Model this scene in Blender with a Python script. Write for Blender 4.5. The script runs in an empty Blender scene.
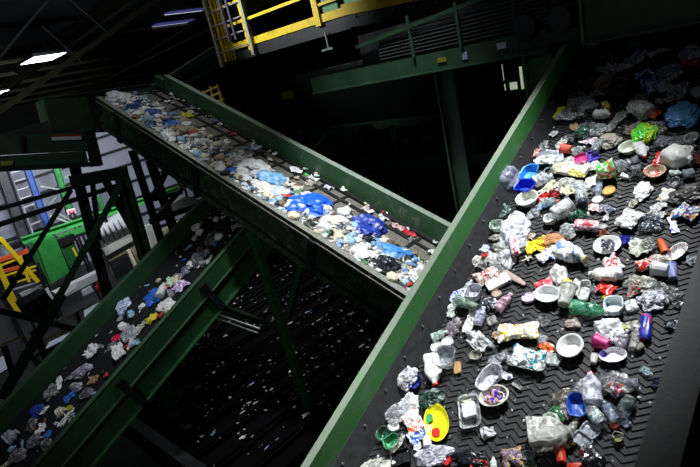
import bpy, bmesh, math, random
from mathutils import Vector, Matrix, noise
C = bpy.context.scene.collection
PI = math.pi
# ------------------------------------------------------------------ materials
def lin(h):
    h = h.lstrip('#'); h = ''.join(c*2 for c in h) if len(h) == 3 else h
    o = []
    for i in (0, 2, 4):
        c = int(h[i:i+2], 16)/255
        o.append(c/12.92 if c <= .04045 else ((c+.055)/1.055)**2.4)
    return (o[0], o[1], o[2], 1)
MC = {}
def base_mat(key):
    m = bpy.data.materials.new(key); m.use_nodes = True
    nt = m.node_tree; return m, nt, nt.nodes['Principled BSDF']
def N(nt, t, **k):
    n = nt.nodes.new(t)
    for a, v in k.items():
        if a in n.inputs: n.inputs[a].default_value = v
        else: setattr(n, a, v)
    return n
def coords(nt, scale):
    tc = N(nt, 'ShaderNodeTexCoord'); mp = N(nt, 'ShaderNodeMapping'); mp.inputs['Scale'].default_value = (scale,)*3
    nt.links.new(tc.outputs['Object'], mp.inputs['Vector']); return mp.outputs[0]
def ramp(nt, src, stops, const=False):
    r = N(nt, 'ShaderNodeValToRGB'); e = r.color_ramp
    if const: e.interpolation = 'CONSTANT'
    while len(e.elements) < len(stops): e.elements.new(.5)
    for i, (p, c) in enumerate(stops): e.elements[i].position = p; e.elements[i].color = c
    nt.links.new(src, r.inputs[0]); return r.outputs[0]
def bump(nt, b, src, s, d=.01):
    n = N(nt, 'ShaderNodeBump', Strength=s, Distance=d); nt.links.new(src, n.inputs['Height']); nt.links.new(n.outputs[0], b.inputs['Normal'])
def mat(spec):
    """s:#col:rough  c:#col:alpha  p:#a:#b:#c:scale  f:#col  d:#paint:#dust  g:#col (worn metal paint)  e:#col:strength"""
    if spec in MC: return MC[spec]
    p = spec.split(':'); k = p[0]; m, nt, b = base_mat(spec.replace('#', '').replace(':', '_')); L = nt.links
    if k == 's':
        c = lin(p[1]); v = coords(nt, 14); n = N(nt, 'ShaderNodeTexNoise', Scale=1.0, Detail=4.0); L.new(v, n.inputs['Vector'])
        d = tuple(x*.8 for x in c[:3])+(1,)
        L.new(ramp(nt, n.outputs[0], [(.35, d), (.55, c)]), b.inputs['Base Color']); b.inputs['Roughness'].default_value = float(p[2])
        bump(nt, b, n.outputs[0], .5, .015)
    elif k == 'c':
        c = lin(p[1]); v = coords(nt, 15); n = N(nt, 'ShaderNodeTexNoise', Scale=1.0, Detail=4.0, Roughness=.55, Distortion=1.0); L.new(v, n.inputs['Vector'])
        L.new(ramp(nt, n.outputs[0], [(.36, tuple(x*.6 for x in c[:3])+(1,)), (.5, c), (.7, tuple(x*.5+.42 for x in c[:3])+(1,))]), b.inputs['Base Color'])  # whitish crinkle highlights painted into the colour by noise
        a = float(p[2]); L.new(ramp(nt, n.outputs[0], [(.40, (a*.5,)*3+(1,)), (.6, (min(1,a*1.05),)*3+(1,))]), b.inputs['Alpha'])
        b.inputs['Roughness'].default_value = .24; bump(nt, b, n.outputs[0], .5, .02)
    elif k == 'p':
        s = float(p[4]); v = coords(nt, s*2.2); n = N(nt, 'ShaderNodeTexNoise', Scale=1.0, Detail=1.5, Distortion=.8); L.new(v, n.inputs['Vector'])
        L.new(ramp(nt, n.outputs[0], [(0, lin(p[1])), (.44, lin(p[2])), (.53, lin(p[3])), (.62, lin(p[1]))], True), b.inputs['Base Color'])
        b.inputs['Roughness'].default_value = .35; bump(nt, b, n.outputs[0], .3)
    elif k == 'f':
        b.inputs['Base Color'].default_value = lin(p[1]); b.inputs['Metallic'].default_value = 1; b.inputs['Roughness'].default_value = .22
        v = coords(nt, 30); n = N(nt, 'ShaderNodeTexNoise', Scale=1.0, Detail=3.0); L.new(v, n.inputs['Vector']); bump(nt, b, n.outputs[0], .6)
    elif k == 'd':     # paint with dust lying on the upward faces and scuffs
        g = N(nt, 'ShaderNodeNewGeometry'); sx = N(nt, 'ShaderNodeSeparateXYZ'); L.new(g.outputs['Normal'], sx.inputs[0])
        v = coords(nt, 16); n = N(nt, 'ShaderNodeTexNoise', Scale=1.0, Detail=9.0, Roughness=.85); L.new(v, n.inputs['Vector'])
        ma = N(nt, 'ShaderNodeMath', operation='MULTIPLY_ADD'); L.new(sx.outputs[2], ma.inputs[0]); ma.inputs[1].default_value = .5; L.new(n.outputs[0], ma.inputs[2])
        L.new(ramp(nt, ma.outputs[0], [(.62, lin(p[1])), (.86, tuple((x*.6+y*.4) for x, y in zip(lin(p[1]), lin(p[2])))), (1.0, lin(p[2]))]), b.inputs['Base Color'])
        cb = b.inputs['Base Color'].links[0].from_socket; n2 = N(nt, 'ShaderNodeTexNoise', Scale=1.0, Detail=10.0, Roughness=.8, Distortion=.6); L.new(coords(nt, 5), n2.inputs['Vector'])
        mx = N(nt, 'ShaderNodeMixRGB'); L.new(ramp(nt, n2.outputs[0], [(.52, (0, 0, 0, 1)), (.66, (.75, .75, .75, 1))]), mx.inputs[0]); L.new(cb, mx.inputs[1]); mx.inputs[2].default_value = lin(p[2]); L.new(mx.outputs[0], b.inputs['Base Color'])
        b.inputs['Roughness'].default_value = .6
        bump(nt, b, n.outputs[0], .3)
    elif k == 'g':
        c = lin(p[1]); v = coords(nt, 3); n = N(nt, 'ShaderNodeTexNoise', Scale=1.0, Detail=7.0, Roughness=.7); L.new(v, n.inputs['Vector'])
        L.new(ramp(nt, n.outputs[0], [(.3, tuple(x*.5 for x in c[:3])+(1,)), (.5, c), (.75, tuple(x*.8+.02 for x in c[:3])+(1,))]), b.inputs['Base Color'])
        b.inputs['Roughness'].default_value = float(p[2]) if len(p) > 2 else .5
        bump(nt, b, n.outputs[0], .15)
    elif k == 'n':
        b.inputs['Base Color'].default_value = lin(p[1]); b.inputs['Roughness'].default_value = 1; b.inputs['Specular IOR Level'].default_value = .05
    elif k == 'k':     # speckled dusty rubber
        v = coords(nt, float(p[3])); n = N(nt, 'ShaderNodeTexNoise', Scale=1.0, Detail=9.0, Roughness=.85); L.new(v, n.inputs['Vector'])
        L.new(ramp(nt, n.outputs[0], [(.4, lin(p[1])), (.62, lin(p[2]))]), b.inputs['Base Color']); b.inputs['Roughness'].default_value = .55
        bump(nt, b, n.outputs[0], .5)
    elif k == 'e':
        b.inputs['Base Color'].default_value = lin(p[1]); b.inputs['Emission Color'].default_value = lin(p[1]); b.inputs['Emission Strength'].default_value = float(p[2])
    MC[spec] = m; return m
# ------------------------------------------------------------------ mesh helpers
def link(name, bm, m, parent=None, smooth=False, thick=0):
    me = bpy.data.meshes.new(name); bm.normal_update(); bm.to_mesh(me); bm.free()
    for q in (m if isinstance(m, (list, tuple)) else [m]): me.materials.append(mat(q))
    if smooth:
        for f in me.polygons: f.use_smooth = True
    o = bpy.data.objects.new(name, me); C.objects.link(o)
    if parent: o.parent = parent
    if thick:
        s = o.modifiers.new('thickness', 'SOLIDIFY'); s.thickness = thick; s.offset = 0
    return o
def empty(name, M=None, parent=None):
    o = bpy.data.objects.new(name, None); o.empty_display_size = .1; C.objects.link(o)
    if parent: o.parent = parent
    if M is not None: o.matrix_world = M
    return o
def tag(o, label, cat, group=None, kind=None):
    if label: o['label'] = label
    if cat: o['category'] = cat
    if group: o['group'] = group
    if kind: o['kind'] = kind
    return o
def box(bm, x0, x1, y0, y1, z0, z1, M=None):
    v = [bm.verts.new(Vector(p) if M is None else M @ Vector(p)) for p in
         [(x0,y0,z0),(x1,y0,z0),(x1,y1,z0),(x0,y1,z0),(x0,y0,z1),(x1,y0,z1),(x1,y1,z1),(x0,y1,z1)]]
    for f in ((0,3,2,1),(4,5,6,7),(0,1,5,4),(1,2,6,5),(2,3,7,6),(3,0,4,7)): bm.faces.new([v[i] for i in f])
def bar(bm, a, b, w, h=None, up=Vector((0,0,1))):
    a, b = Vector(a), Vector(b); d = b-a; L = d.length; d.normalize()
    s = d.cross(up); s = s.normalized() if s.length > 1e-4 else Vector((1,0,0)); u = s.cross(d)
    M = Matrix.Translation(a) @ Matrix((s, d, u)).transposed().to_4x4()
    h = h or w; box(bm, -w/2, w/2, 0, L, -h/2, h/2, M)
def ibeam(bm, a, b, w, h, t=.02, side=None):
    """I or channel section: two flanges and a web"""
    a, b = Vector(a), Vector(b); d = (b-a); L = d.length; d.normalize(); up = side or Vector((0,0,1))
    s = d.cross(up); s = s.normalized() if s.length > 1e-4 else Vector((1,0,0)); u = s.cross(d)
    M = Matrix.Translation(a) @ Matrix((s, d, u)).transposed().to_4x4()
    box(bm, -w/2, w/2, 0, L, h/2-t, h/2, M); box(bm, -w/2, w/2, 0, L, -h/2, -h/2+t, M); box(bm, -t/2, t/2, 0, L, -h/2+t, h/2-t, M)
def tube(bm, pts, r, n=8):
    pts = [Vector(p) for p in pts]; rings = []
    for i, p in enumerate(pts):
        d = (pts[min(i+1, len(pts)-1)]-pts[max(i-1, 0)]).normalized()
        s = d.cross(Vector((0,0,1))); s = s.normalized() if s.length > 1e-3 else Vector((1,0,0)); u = s.cross(d)
        rr = r[i] if isinstance(r, (list, tuple)) else r
        rings.append([bm.verts.new(p+(s*math.cos(2*PI*k/n)+u*math.sin(2*PI*k/n))*rr) for k in range(n)])
    for A, B in zip(rings, rings[1:]):
        for k in range(n): bm.faces.new((A[k], A[(k+1)%n], B[(k+1)%n], B[k]))
    bm.faces.new(rings[0][::-1]); bm.faces.new(rings[-1])
def loft(bm, loops, e=2.0, n=28, axis='z', cap0=True, cap1=True):
    """loops of (rx, ry, h, [cx]); e = superellipse exponent"""
    R = []
    for lp in loops:
        rx, ry, h = lp[:3]; cx = lp[3] if len(lp) > 3 else 0; r = []
        for k in range(n):
            t = 2*PI*k/n; c, s = math.cos(t), math.sin(t)
            x = math.copysign(abs(c)**(2/e), c)*rx; y = math.copysign(abs(s)**(2/e), s)*ry
            r.append(bm.verts.new((x+cx, y, h) if axis == 'z' else (h, x, y+cx)))
        R.append(r)
    for A, B in zip(R, R[1:]):
        for k in range(n): bm.faces.new((A[k], A[(k+1)%n], B[(k+1)%n], B[k]))
    if cap0: bm.faces.new(R[0][::-1])
    if cap1: bm.faces.new(R[-1])
def dent(bm, amp, fr, seed, vert=1.0):
    o = Vector((seed*7.3, seed*3.1, seed*1.7))
    for v in bm.verts:
        d = noise.noise_vector(v.co*fr+o); r = 1-abs(noise.noise(v.co*fr*1.9+o*2))*2
        v.co += Vector((d.x, d.y, d.z*vert))*amp + Vector((0, 0, r*amp*.5*vert))
def rest(bm):
    z = min(v.co.z for v in bm.verts)
    for v in bm.verts: v.co.z -= z
def film_bm(L, W, seed, H=None, rings=7, seg=26, spike=.28):
    rnd = random.Random(seed); bm = bmesh.new(); H = H or .28*min(L, W)+.01; o = Vector((seed*5.1, seed*2.3, seed*.7))
    cen = bm.verts.new((0,0,0)); prev = None
    for i in range(1, rings+1):
        r = i/rings; cur = []
        for k in range(seg):
            t = 2*PI*k/seg; q = 1+spike*noise.noise(Vector((math.cos(t)*1.3, math.sin(t)*1.3, 0))+o)*2 + spike*.5*noise.noise(Vector((math.cos(t)*4, math.sin(t)*4, 3))+o)*2
            c, s = math.cos(t), math.sin(t)
            cur.append(bm.verts.new((math.copysign(abs(c)**.75, c)*L/2*r*q, math.copysign(abs(s)**.75, s)*W/2*r*q, 0)))
        for k in range(seg):
            if prev is None: bm.faces.new((cen, cur[k], cur[(k+1)%seg]))
            else: bm.faces.new((prev[k], cur[k], cur[(k+1)%seg], prev[(k+1)%seg]))
        prev = cur
    f = 2.2/max(.04, min(L, W))
    for v in bm.verts:
        a = noise.noise(v.co*f+o); b = noise.noise(v.co*f*2.3+o*2)
        v.co.z = H*(abs(a)*1.3+(.5-abs(b))*.6); w = noise.noise_vector(v.co*f*1.5+o); v.co.x += w.x*.1*W; v.co.y += w.y*.1*W
    rest(bm); return bm
def blob_bm(L, W, H, seed, amp=.24, sub=3, puffy=False):
    bm = bmesh.new(); bmesh.ops.create_icosphere(bm, subdivisions=sub, radius=1); o = Vector((seed*4.7, seed*1.9, seed*2.9))
    for v in bm.verts:
        p = v.co.copy()
        n1 = noise.noise(p*1.4+o); n2 = 1-2*abs(noise.noise(p*2.9+o*2)); n3 = 1-2*abs(noise.noise(p*6.5+o)); n4 = noise.noise(p*14+o)
        k = 1+amp*n1*1.6+amp*.6*(n2-.5)+amp*.4*(n3-.5)+amp*.2*n4
        sx, sy, sz = p.x*k, p.y*k, p.z*k
        v.co = Vector((sx*L/2, sy*W/2, max(sz, -.55)*H/2))
    rest(bm); return bm
# ------------------------------------------------------------------ kinds of litter, built in local space: long axis +x, up +z
def parts_for(kind, L, W, ms, seed, opt):
    P = []; r = W/2
    def add(n, bm, m=None, sm=False, th=0, lab=None): P.append((n, bm, m or ms, sm, th, lab))
    if kind == 'film': add('sheet', film_bm(L, W, seed), th=.004)
    elif kind == 'bag': add('bag', blob_bm(L, W, min(min(L, W)*.5, .2), seed, .3, 4 if L > .13 else 3))
    elif kind == 'foil': add('foil', blob_bm(L, W, min(L, W)*.8, seed, amp=.4))
    elif kind == 'pouch':
        bm = bmesh.new(); n = 22; g = []
        for i in range(n+1):
            row = []
            for j in range(13):
                u, v = i/n*2-1, j/6-1; th = (1-u**6)*(1-v**4)*W*.13
                row.append((u*L/2*(1-.05*(v*v)), v*W/2*(1-.12*math.cos(u*3)), th))
            g.append(row)
        for sgn in (1, -1):
            vs = [[bm.verts.new((x, y, z*sgn)) for x, y, z in row] for row in g]
            for i in range(n):
                for j in range(12):
                    q = (vs[i][j], vs[i+1][j], vs[i+1][j+1], vs[i][j+1]); bm.faces.new(q if sgn > 0 else q[::-1])
        bmesh.ops.remove_doubles(bm, verts=bm.verts, dist=.0005); dent(bm, W*.13, 3/W, seed); dent(bm, W*.05, 8/W, seed+3); rest(bm); add('pouch', bm)
    elif kind in ('bottle', 'pbottle'):
        bm = bmesh.new(); b = L*.5; h = L*.86
        loft(bm, [(r*.5, r*.4, -b), (r*.92, r*.8, -b+L*.02), (r, r*.82, -b+L*.08), (r*.93, r*.7, -b+L*.2), (r, r*.78, -b+L*.3), (r*.88, r*.62, -b+L*.42), (r*.98, r*.75, -b+L*.52), (r*.9, r*.72, -b+L*.63), (r*.6, r*.55, -b+L*.76), (r*.34, r*.34, -b+L*.84), (r*.32, r*.32, -b+L*.92)], 2.3, 18, 'x')
        dent(bm, W*.09, 1.6/W, seed); rest(bm); add('bottle_body', bm, sm=False)
        z = max(.02, r*.7); c = bmesh.new(); loft(c, [(r*.4, r*.4, b-L*.1), (r*.42, r*.42, b-L*.09), (r*.42, r*.42, b-L*.01), (r*.36, r*.36, b)], 2, 14, 'x')
        for v in c.verts: v.co.z += z
        add('cap', c, 's:%s:.4' % opt.get('cap', '#d8d8d8'))
        if 'label' in opt:
            c = bmesh.new(); loft(c, [(r*1.02, r*.84, -b+L*.22), (r*1.03, r*.82, -b+L*.36), (r*1.02, r*.84, -b+L*.5)], 2.3, 18, 'x', False, False); rest(c); add('paper_label', c, 'p:%s:#e8ece8:#4c8c9c:16' % opt['label'], th=.002)
    elif kind in ('jug', 'milkjug'):
        bm = bmesh.new(); b = L/2; t = r*.72
        loft(bm, [(r*.8, t*.8, -b), (r*.97, t*.97, -b+L*.03), (r, t, -b+L*.1), (r*.95, t*.9, -b+L*.3), (r, t*.96, -b+L*.5), (r*.93, t*.9, -b+L*.62), (r*.62, t*.66, -b+L*.78), (r*.3, t*.38, -b+L*.88), (r*.25, t*.35, -b+L*.95)], 3.4, 24, 'x')
        dent(bm, W*.07, 1.5/W, seed); rest(bm); add('jug_body', bm)
        c = bmesh.new(); loft(c, [(r*.32, r*.32, b-L*.1), (r*.34, r*.34, b-L*.08), (r*.34, r*.34, b-L*.01), (r*.28, r*.28, b)], 2, 16, 'x')
        for v in c.verts: v.co.z += t*.85
        add('cap', c, 's:%s:.4' % opt.get('cap', '#b8b8b0'))
        c = bmesh.new(); tube(c, [(b-L*.25, r*.45, t*1.35), (b-L*.3, r*.95, t*1.5), (b-L*.45, r*1.13, t*1.4), (b-L*.58, r*1.1, t*1.2), (b-L*.62, r*.82, t*1.05)], W*.055, 8); add('handle', c)
        if opt.get('leaf'):
            for j, (cc, dx, dy, a) in enumerate((('#c83028', L*.05, W*.14, .5), ('#2c9038', -L*.05, -W*.04, -.2))):
                c = bmesh.new(); loft(c, [(L*.13, W*.07, 0), (L*.1, W*.05, .006)], 1.5, 12)
                bmesh.ops.rotate(c, verts=c.verts, matrix=Matrix.Rotation(a, 3, 'Z'))
                for v in c.verts: v.co += Vector((dx, dy, t*1.93))
                add('leaf_mark', c, 's:%s:.4' % cc)
    elif kind in ('plate', 'bowl', 'lid', 'tray', 'box', 'tub', 'ball'):
        a, d = L/2, W/2; e = {'tray': 5, 'box': 7, 'tub': 3}.get(kind, 2.05)
        if kind == 'plate': H = .03; pr = [(.3, 0), (.72, 0), (.78, .25), (.97, .9), (1, 1), (1, .93), (.96, .75), (.8, .12), (.74, -.2), (.3, -.2)]
        elif kind == 'lid': H = .022; pr = [(1, 0), (1.02, .15), (.98, .8), (.9, 1), (.84, 1), (.8, .7), (.4, .7)]
        elif kind == 'bowl': H = min(a, d)*.75; pr = [(.3, .08), (.55, .1), (.68, .3), (.86, .85), (.93, 1), (1.03, 1), (1.04, .93), (.92, .8), (.72, .2), (.6, 0), (.3, 0)]
        elif kind == 'tray': H = min(a, d)*.45; pr = [(.3, .1), (.78, .1), (.82, .25), (.87, .93), (1, 1), (1, .92), (.88, .7), (.84, .1), (.8, 0), (.3, 0)]
        elif kind == 'tub': H = min(a, d)*1.0; pr = [(.3, .1), (.74, .1), (.78, .25), (.9, .95), (1, 1), (1, .9), (.9, .8), (.8, .1), (.74, 0), (.3, 0)]
        elif kind == 'ball': H = min(a, d)*1.1; pr = [(1.03, 0), (1.03, .06), (.93, .08), (.9, .4), (.75, .75), (.5, .93), (.2, 1)]
        else: H = min(a, d)*.55; pr = [(.9, 0), (1, .06), (1, .5), (.98, .94), (.93, 1), (.4, 1.02)]
        bm = bmesh.new(); loft(bm, [(a*q, d*q, H*z) for q, z in pr], e, 30)
        dent(bm, min(a, d)*(.05 if kind in ('plate', 'lid', 'bowl', 'ball') else .13), 1.1/min(a, d), seed, .7); rest(bm)
        add(kind, bm, sm=kind in ('plate', 'bowl', 'ball'))
        if opt.get('sticker'):
            for cc, dx, dy in (('#3ca058', .2, .28), ('#d42820', -.22, .1)):
                c = bmesh.new(); loft(c, [(L*.12, W*.17, 0), (L*.11, W*.16, .006)], 2.6, 14)
                for v in c.verts: v.co += Vector((L*dx, W*dy, .02))
                add('sticker', c, 's:%s:.4' % cc)
    elif kind == 'cup':
        bm = bmesh.new(); h = L/2
        loft(bm, [(r*.3, r*.3, -h), (r*.7, r*.66, -h), (r*.74, r*.7, -h*.9), (r*.95, r*.86, h*.85), (r*1.05, r*.95, h*.9), (r*1.05, r*.95, h), (r*.93, r*.84, h), (r*.88, r*.8, h*.6), (r*.68, r*.62, -h*.8), (r*.3, r*.3, -h*.8)], 2, 22, 'x')
        if opt.get('dark'): pass
        dent(bm, W*.07, 1.4/W, seed); rest(bm); add('cup', bm)
        if opt.get('dark'):
            c = bmesh.new(); loft(c, [(r*.7, r*.66, h*.3), (r*.72, r*.68, h*.45)], 2, 18, 'x')
            for v in c.verts: v.co.z += r*.9
            add('coffee_dregs', c, 's:#1c1210:.3')
    elif kind == 'can':
        bm = bmesh.new(); h = L/2
        loft(bm, [(r*.78, r*.6, -h), (r*.85, r*.68, -h*.94), (r, r*.8, -h*.8), (r*.95, r*.6, -h*.3), (r*.88, r*.7, h*.1), (r*.97, r*.75, h*.7), (r*.8, r*.62, h*.93), (r*.82, r*.64, h), (r*.74, r*.56, h*.98), (r*.7, r*.52, h*.94)], 2, 20, 'x')
        dent(bm, W*.09, 1.8/W, seed); rest(bm); add('can', bm)
        c = bmesh.new(); loft(c, [(r*.72, r*.54, h*.95), (r*.7, r*.52, h*.99)], 2, 16, 'x')
        for v in c.verts: v.co.z += r*.72
        add('can_end', c, 'f:#c8c8cc')
    elif kind == 'jar':
        bm = bmesh.new(); h = L/2
        loft(bm, [(r*.8, r*.8, -h), (r, r, -h*.9), (r, r, h*.45), (r*.85, r*.85, h*.62), (r*.75, r*.75, h*.72)], 2, 22, 'x'); rest(bm); add('jar_body', bm, sm=True)
        c = bmesh.new(); loft(c, [(r*.84, r*.84, h*.68), (r*.86, r*.86, h*.72), (r*.86, r*.86, h*.95), (r*.78, r*.78, h)], 2, 20, 'x')
        for v in c.verts: v.co.z += r
        add('jar_lid', c, 's:%s:.4' % opt.get('cap', '#707070'))
    elif kind == 'carton':
        bm = bmesh.new(); loft(bm, [(L*.48, W*.48, 0), (L*.5, W*.5, W*.1), (L*.46, W*.5, W*.3), (L*.38, W*.3, W*.42), (L*.36, W*.08, W*.5)], 8, 24); dent(bm, W*.08, 2/W, seed); rest(bm); add('carton', bm)
    elif kind == 'ring':
        bm = bmesh.new(); pts = [(L*.42*math.cos(t*PI/12), W*.42*math.sin(t*PI/12), .02+.008*math.sin(t)) for t in range(25)]; tube(bm, pts, W*.08, 8); add('ring', bm, sm=True)
    elif kind == 'twig':
        bm = bmesh.new(); bar(bm, (-L/2, 0, .015), (L/2, 0, .02), W*.18, .012)
        for s in (-1, 0, 1): bar(bm, (L*.1, s*W*.02, .02), (L*.5, s*W*.3, .022), W*.1, .01)
        bar(bm, (L*.02, -W*.45, .025), (L*.06, W*.45, .02), W*.16, .01); add('fork', bm)
    elif kind == 'twig2':
        bm = bmesh.new(); loft(bm, [(.01, .006, -L/2), (W*.5, .012, -L*.35), (W*.5, .014, L*.2), (W*.25, .008, L/2)], 3, 12, 'x'); rest(bm); add('bar', bm)
    return P
def place(frame, row, group=None):
    kind, x, s, h, ang, L, W, ms, name, cat, label, opt, seed = row
    P = parts_for(kind, L, W, ms, seed, opt)
    M = frame @ Matrix.Translation((x, s, h)) @ Matrix.Rotation(ang, 4, 'Z')
    if len(P) == 1:
        n, bm, m, sm, th, lab = P[0]; o = link(name, bm, m, None, sm, th); o.matrix_world = M
    else:
        o = empty(name, M)
        first = None
        for n, bm, m, sm, th, lab in P:
            q = link(n, bm, m, first if n in ('handle', 'paper_label', 'leaf_mark', 'coffee_dregs') else o, sm, th); first = first or q
    return tag(o, label, cat, group)
# ------------------------------------------------------------------ frames of the inclined conveyors
Z0 = 8.0
def frame(ex, ey, h):
    ez = ex.cross(ey); M = Matrix((ex, ey, ez)).transposed().to_4x4(); M.translation = Vector((0,0,Z0))-ez*h; return M
EA, EB, EC = (math.radians(a) for a in (23.7, 25.04, 23.6))
FA = frame(Vector((1,0,0)), Vector((0, math.cos(EA), math.sin(EA))), 3.2)
FB = frame(Vector((0,1,0)), Vector((-math.cos(EB), 0, math.sin(EB))), 4.5)
FC = frame(Vector((1,0,0)), Vector((0, math.cos(EC), math.sin(EC))), 4.5)
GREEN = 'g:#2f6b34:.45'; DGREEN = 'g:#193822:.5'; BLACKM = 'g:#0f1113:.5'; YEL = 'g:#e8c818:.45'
def lb(name, parent, m, *boxes):
    bm = bmesh.new()
    for b in boxes: box(bm, *b)
    return link(name, bm, m, parent)
# ---- the wide belt conveyor on the right
A = tag(empty('wide_belt_conveyor', FA), 'wide inclined conveyor with black chevron belt and thick green left rail', 'conveyor')
lb('belt', A, 'k:#08080a:#1b1b1d:30', (-2.5, -.74, -2.0, 9.4, -.02, 0))
bm = bmesh.new(); x0, x1, nz = -2.44, -.80, 14; zw = (x1-x0)/nz
s = -1.0
while s < 7.6:
    for k in range(nz):
        xa = x0+k*zw; xm = xa+zw/2; xb = xa+zw; d = .042
        for (p, q) in (((xa, s), (xm, s+d)), ((xm, s+d), (xb, s))):
            w = .009; pts = [(p[0], p[1]-w), (q[0], q[1]-w), (q[0], q[1]+w), (p[0], p[1]+w)]
            lo = [bm.verts.new((a, b, .0)) for a, b in pts]; hi = [bm.verts.new((a, b*.9+(p[1]+q[1])/2*.1, .009)) for a, b in pts]
            bm.faces.new(hi)
            for i in range(4): bm.faces.new((lo[i], lo[(i+1)%4], hi[(i+1)%4], hi[i]))
    s += .05
link('chevron_ribs', bm, 'k:#0a0a0b:#1f1f20:40', A)
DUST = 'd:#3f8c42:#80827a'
lb('left_rail', A, DUST, (-2.62, -2.555, -2.0, 5.9, .335, .355), (-2.57, -2.555, -2.0, 5.9, .1, .335), (-2.62, -2.60, -2.0, 5.9, -.55, .335), (-2.61, -2.49, -2.0, 5.9, -.55, -.53))
bm = bmesh.new(); sk = [bm.verts.new(p) for p in ((-2.565,-2,.16),(-2.55,-2,.16),(-2.45,-2,.004),(-2.465,-2,.004),(-2.565,5.9,.16),(-2.55,5.9,.16),(-2.45,5.9,.004),(-2.465,5.9,.004))]
for q in ((0,1,2,3),(7,6,5,4),(0,4,5,1),(1,5,6,2),(2,6,7,3),(3,7,4,0)): bm.faces.new([sk[i] for i in q])
link('rubber_skirt', bm, 'k:#121314:#2e2f30:14', A)
for i in range(26):
    bm = bmesh.new(); tube(bm, [(-2.53, -1.5+i*.3, .115), (-2.51, -1.5+i*.3, .125)], .009, 8); link('skirt_bolt', bm, 'g:#6a6c68:.4', A)
lb('right_rail', A, 'k:#070907:#141714:8', (-.76, -.58, -2.0, 7.2, .33, .36), (-.76, -.745, -2.0, 7.2, .0, .33), (-.60, -.58, -2.0, 7.2, -.5, .33))
lb('lower_right_rail', A, 'k:#070907:#121512:8', (-.50, -.30, -2.0, 7.2, .12, .15), (-.32, -.30, -2.0, 7.2, -.6, .12), (-.50, -.48, -2.0, 7.2, -.6, .12))
for s in (-1.2, .9, 2.35, 3.8, 5.2): lb('rail_post', A, 'k:#141815:#262a26:8', (-.62, -.44, s, s+.16, -.5, .37))
lb('underframe', A, BLACKM, (-2.45, -.75, -2.0, 9.4, -.5, -.42))
for s in (-1.2, 1.8, 4.8): 
    bm = bmesh.new(); tube(bm, [(-2.5, s, -.12), (-.7, s, -.12)], .08, 12); link('idler_roller', bm, BLACKM, A)
# ---- the middle conveyor
B = tag(empty('middle_conveyor', FB), 'narrower inclined conveyor with grey gridded belt climbing to upper left', 'conveyor')
s0, s1 = 1.0, 10.45
lb('belt', B, 'k:#34322d:#8c887e:30', (4.58, 6.02, s0, s1, -.03, 0))
bm = bmesh.new(); box(bm, 5.69, 5.75, s0, s1, 0, .022); link('centre_divider', bm, 'g:#0c0c0d:.5', B)
bm = bmesh.new(); n = 0; s = s0+.2
while s < s1:
    box(bm, 4.6, 6.0, s, s+.05, 0, .018); s += .5
link('cross_cleats', bm, 'g:#0e0e0f:.5', B)
bm = bmesh.new(); box(bm, 5.89, 5.97, s0, s1, .0, .05); link('side_gasket', bm, 'g:#101112:.5', B)
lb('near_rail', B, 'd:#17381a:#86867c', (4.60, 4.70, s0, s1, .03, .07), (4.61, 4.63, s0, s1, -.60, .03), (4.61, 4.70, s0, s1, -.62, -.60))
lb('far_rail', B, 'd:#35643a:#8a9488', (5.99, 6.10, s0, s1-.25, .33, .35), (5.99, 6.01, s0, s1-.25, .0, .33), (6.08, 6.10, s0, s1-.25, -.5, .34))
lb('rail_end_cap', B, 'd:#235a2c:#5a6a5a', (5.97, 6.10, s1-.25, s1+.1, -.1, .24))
for s in (1.2, 4.15, 7.0, 9.6): lb('girder_stiffener', B, BLACKM, (4.56, 4.62, s, s+.14, -.62, .0))
lb('underframe', B, BLACKM, (4.6, 6.0, s0, s1, -.5, -.44))
for s in (2.5, 5.0, 7.5): lb('yellow_tag', B, 'g:#8c8420:.5', (4.60, 4.61, s, s+.12, -.5, -.42))
bm = bmesh.new(); tube(bm, [(4.6, s1+.02, -.15), (6.0, s1+.02, -.15)], .2, 18); link('head_pulley', bm, BLACKM, B)
# ---- the low left conveyor
D_ = tag(empty('low_conveyor', FC), 'low inclined conveyor with dark belt passing under the middle conveyor', 'conveyor')
s0, s1 = -3.2, 6.5
lb('belt', D_, 'k:#0b0c10:#191a1f:20', (-10.45, -8.1, s0, s1, -.02, 0))
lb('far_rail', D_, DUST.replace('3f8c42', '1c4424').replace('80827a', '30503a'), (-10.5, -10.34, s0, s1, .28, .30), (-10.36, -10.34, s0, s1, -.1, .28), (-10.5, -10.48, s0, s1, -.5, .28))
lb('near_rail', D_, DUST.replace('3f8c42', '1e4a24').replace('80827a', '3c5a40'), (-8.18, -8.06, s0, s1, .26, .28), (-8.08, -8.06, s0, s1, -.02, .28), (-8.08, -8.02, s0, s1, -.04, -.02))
lb('lower_channel', D_, 'g:#1e4a24:.5', (-8.12, -8.10, s0, s1, -.4, -.06), (-8.12, -8.0, s0, s1, -.42, -.4))
for s in (-1.6, .35, 2.3, 4.2): lb('splice_plate', D_, BLACKM, (-8.1, -8.0, s, s+.12, -.42, .2))
lb('underframe', D_, BLACKM, (-10.4, -8.15, s0, s1, -.4, -.34))
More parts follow.
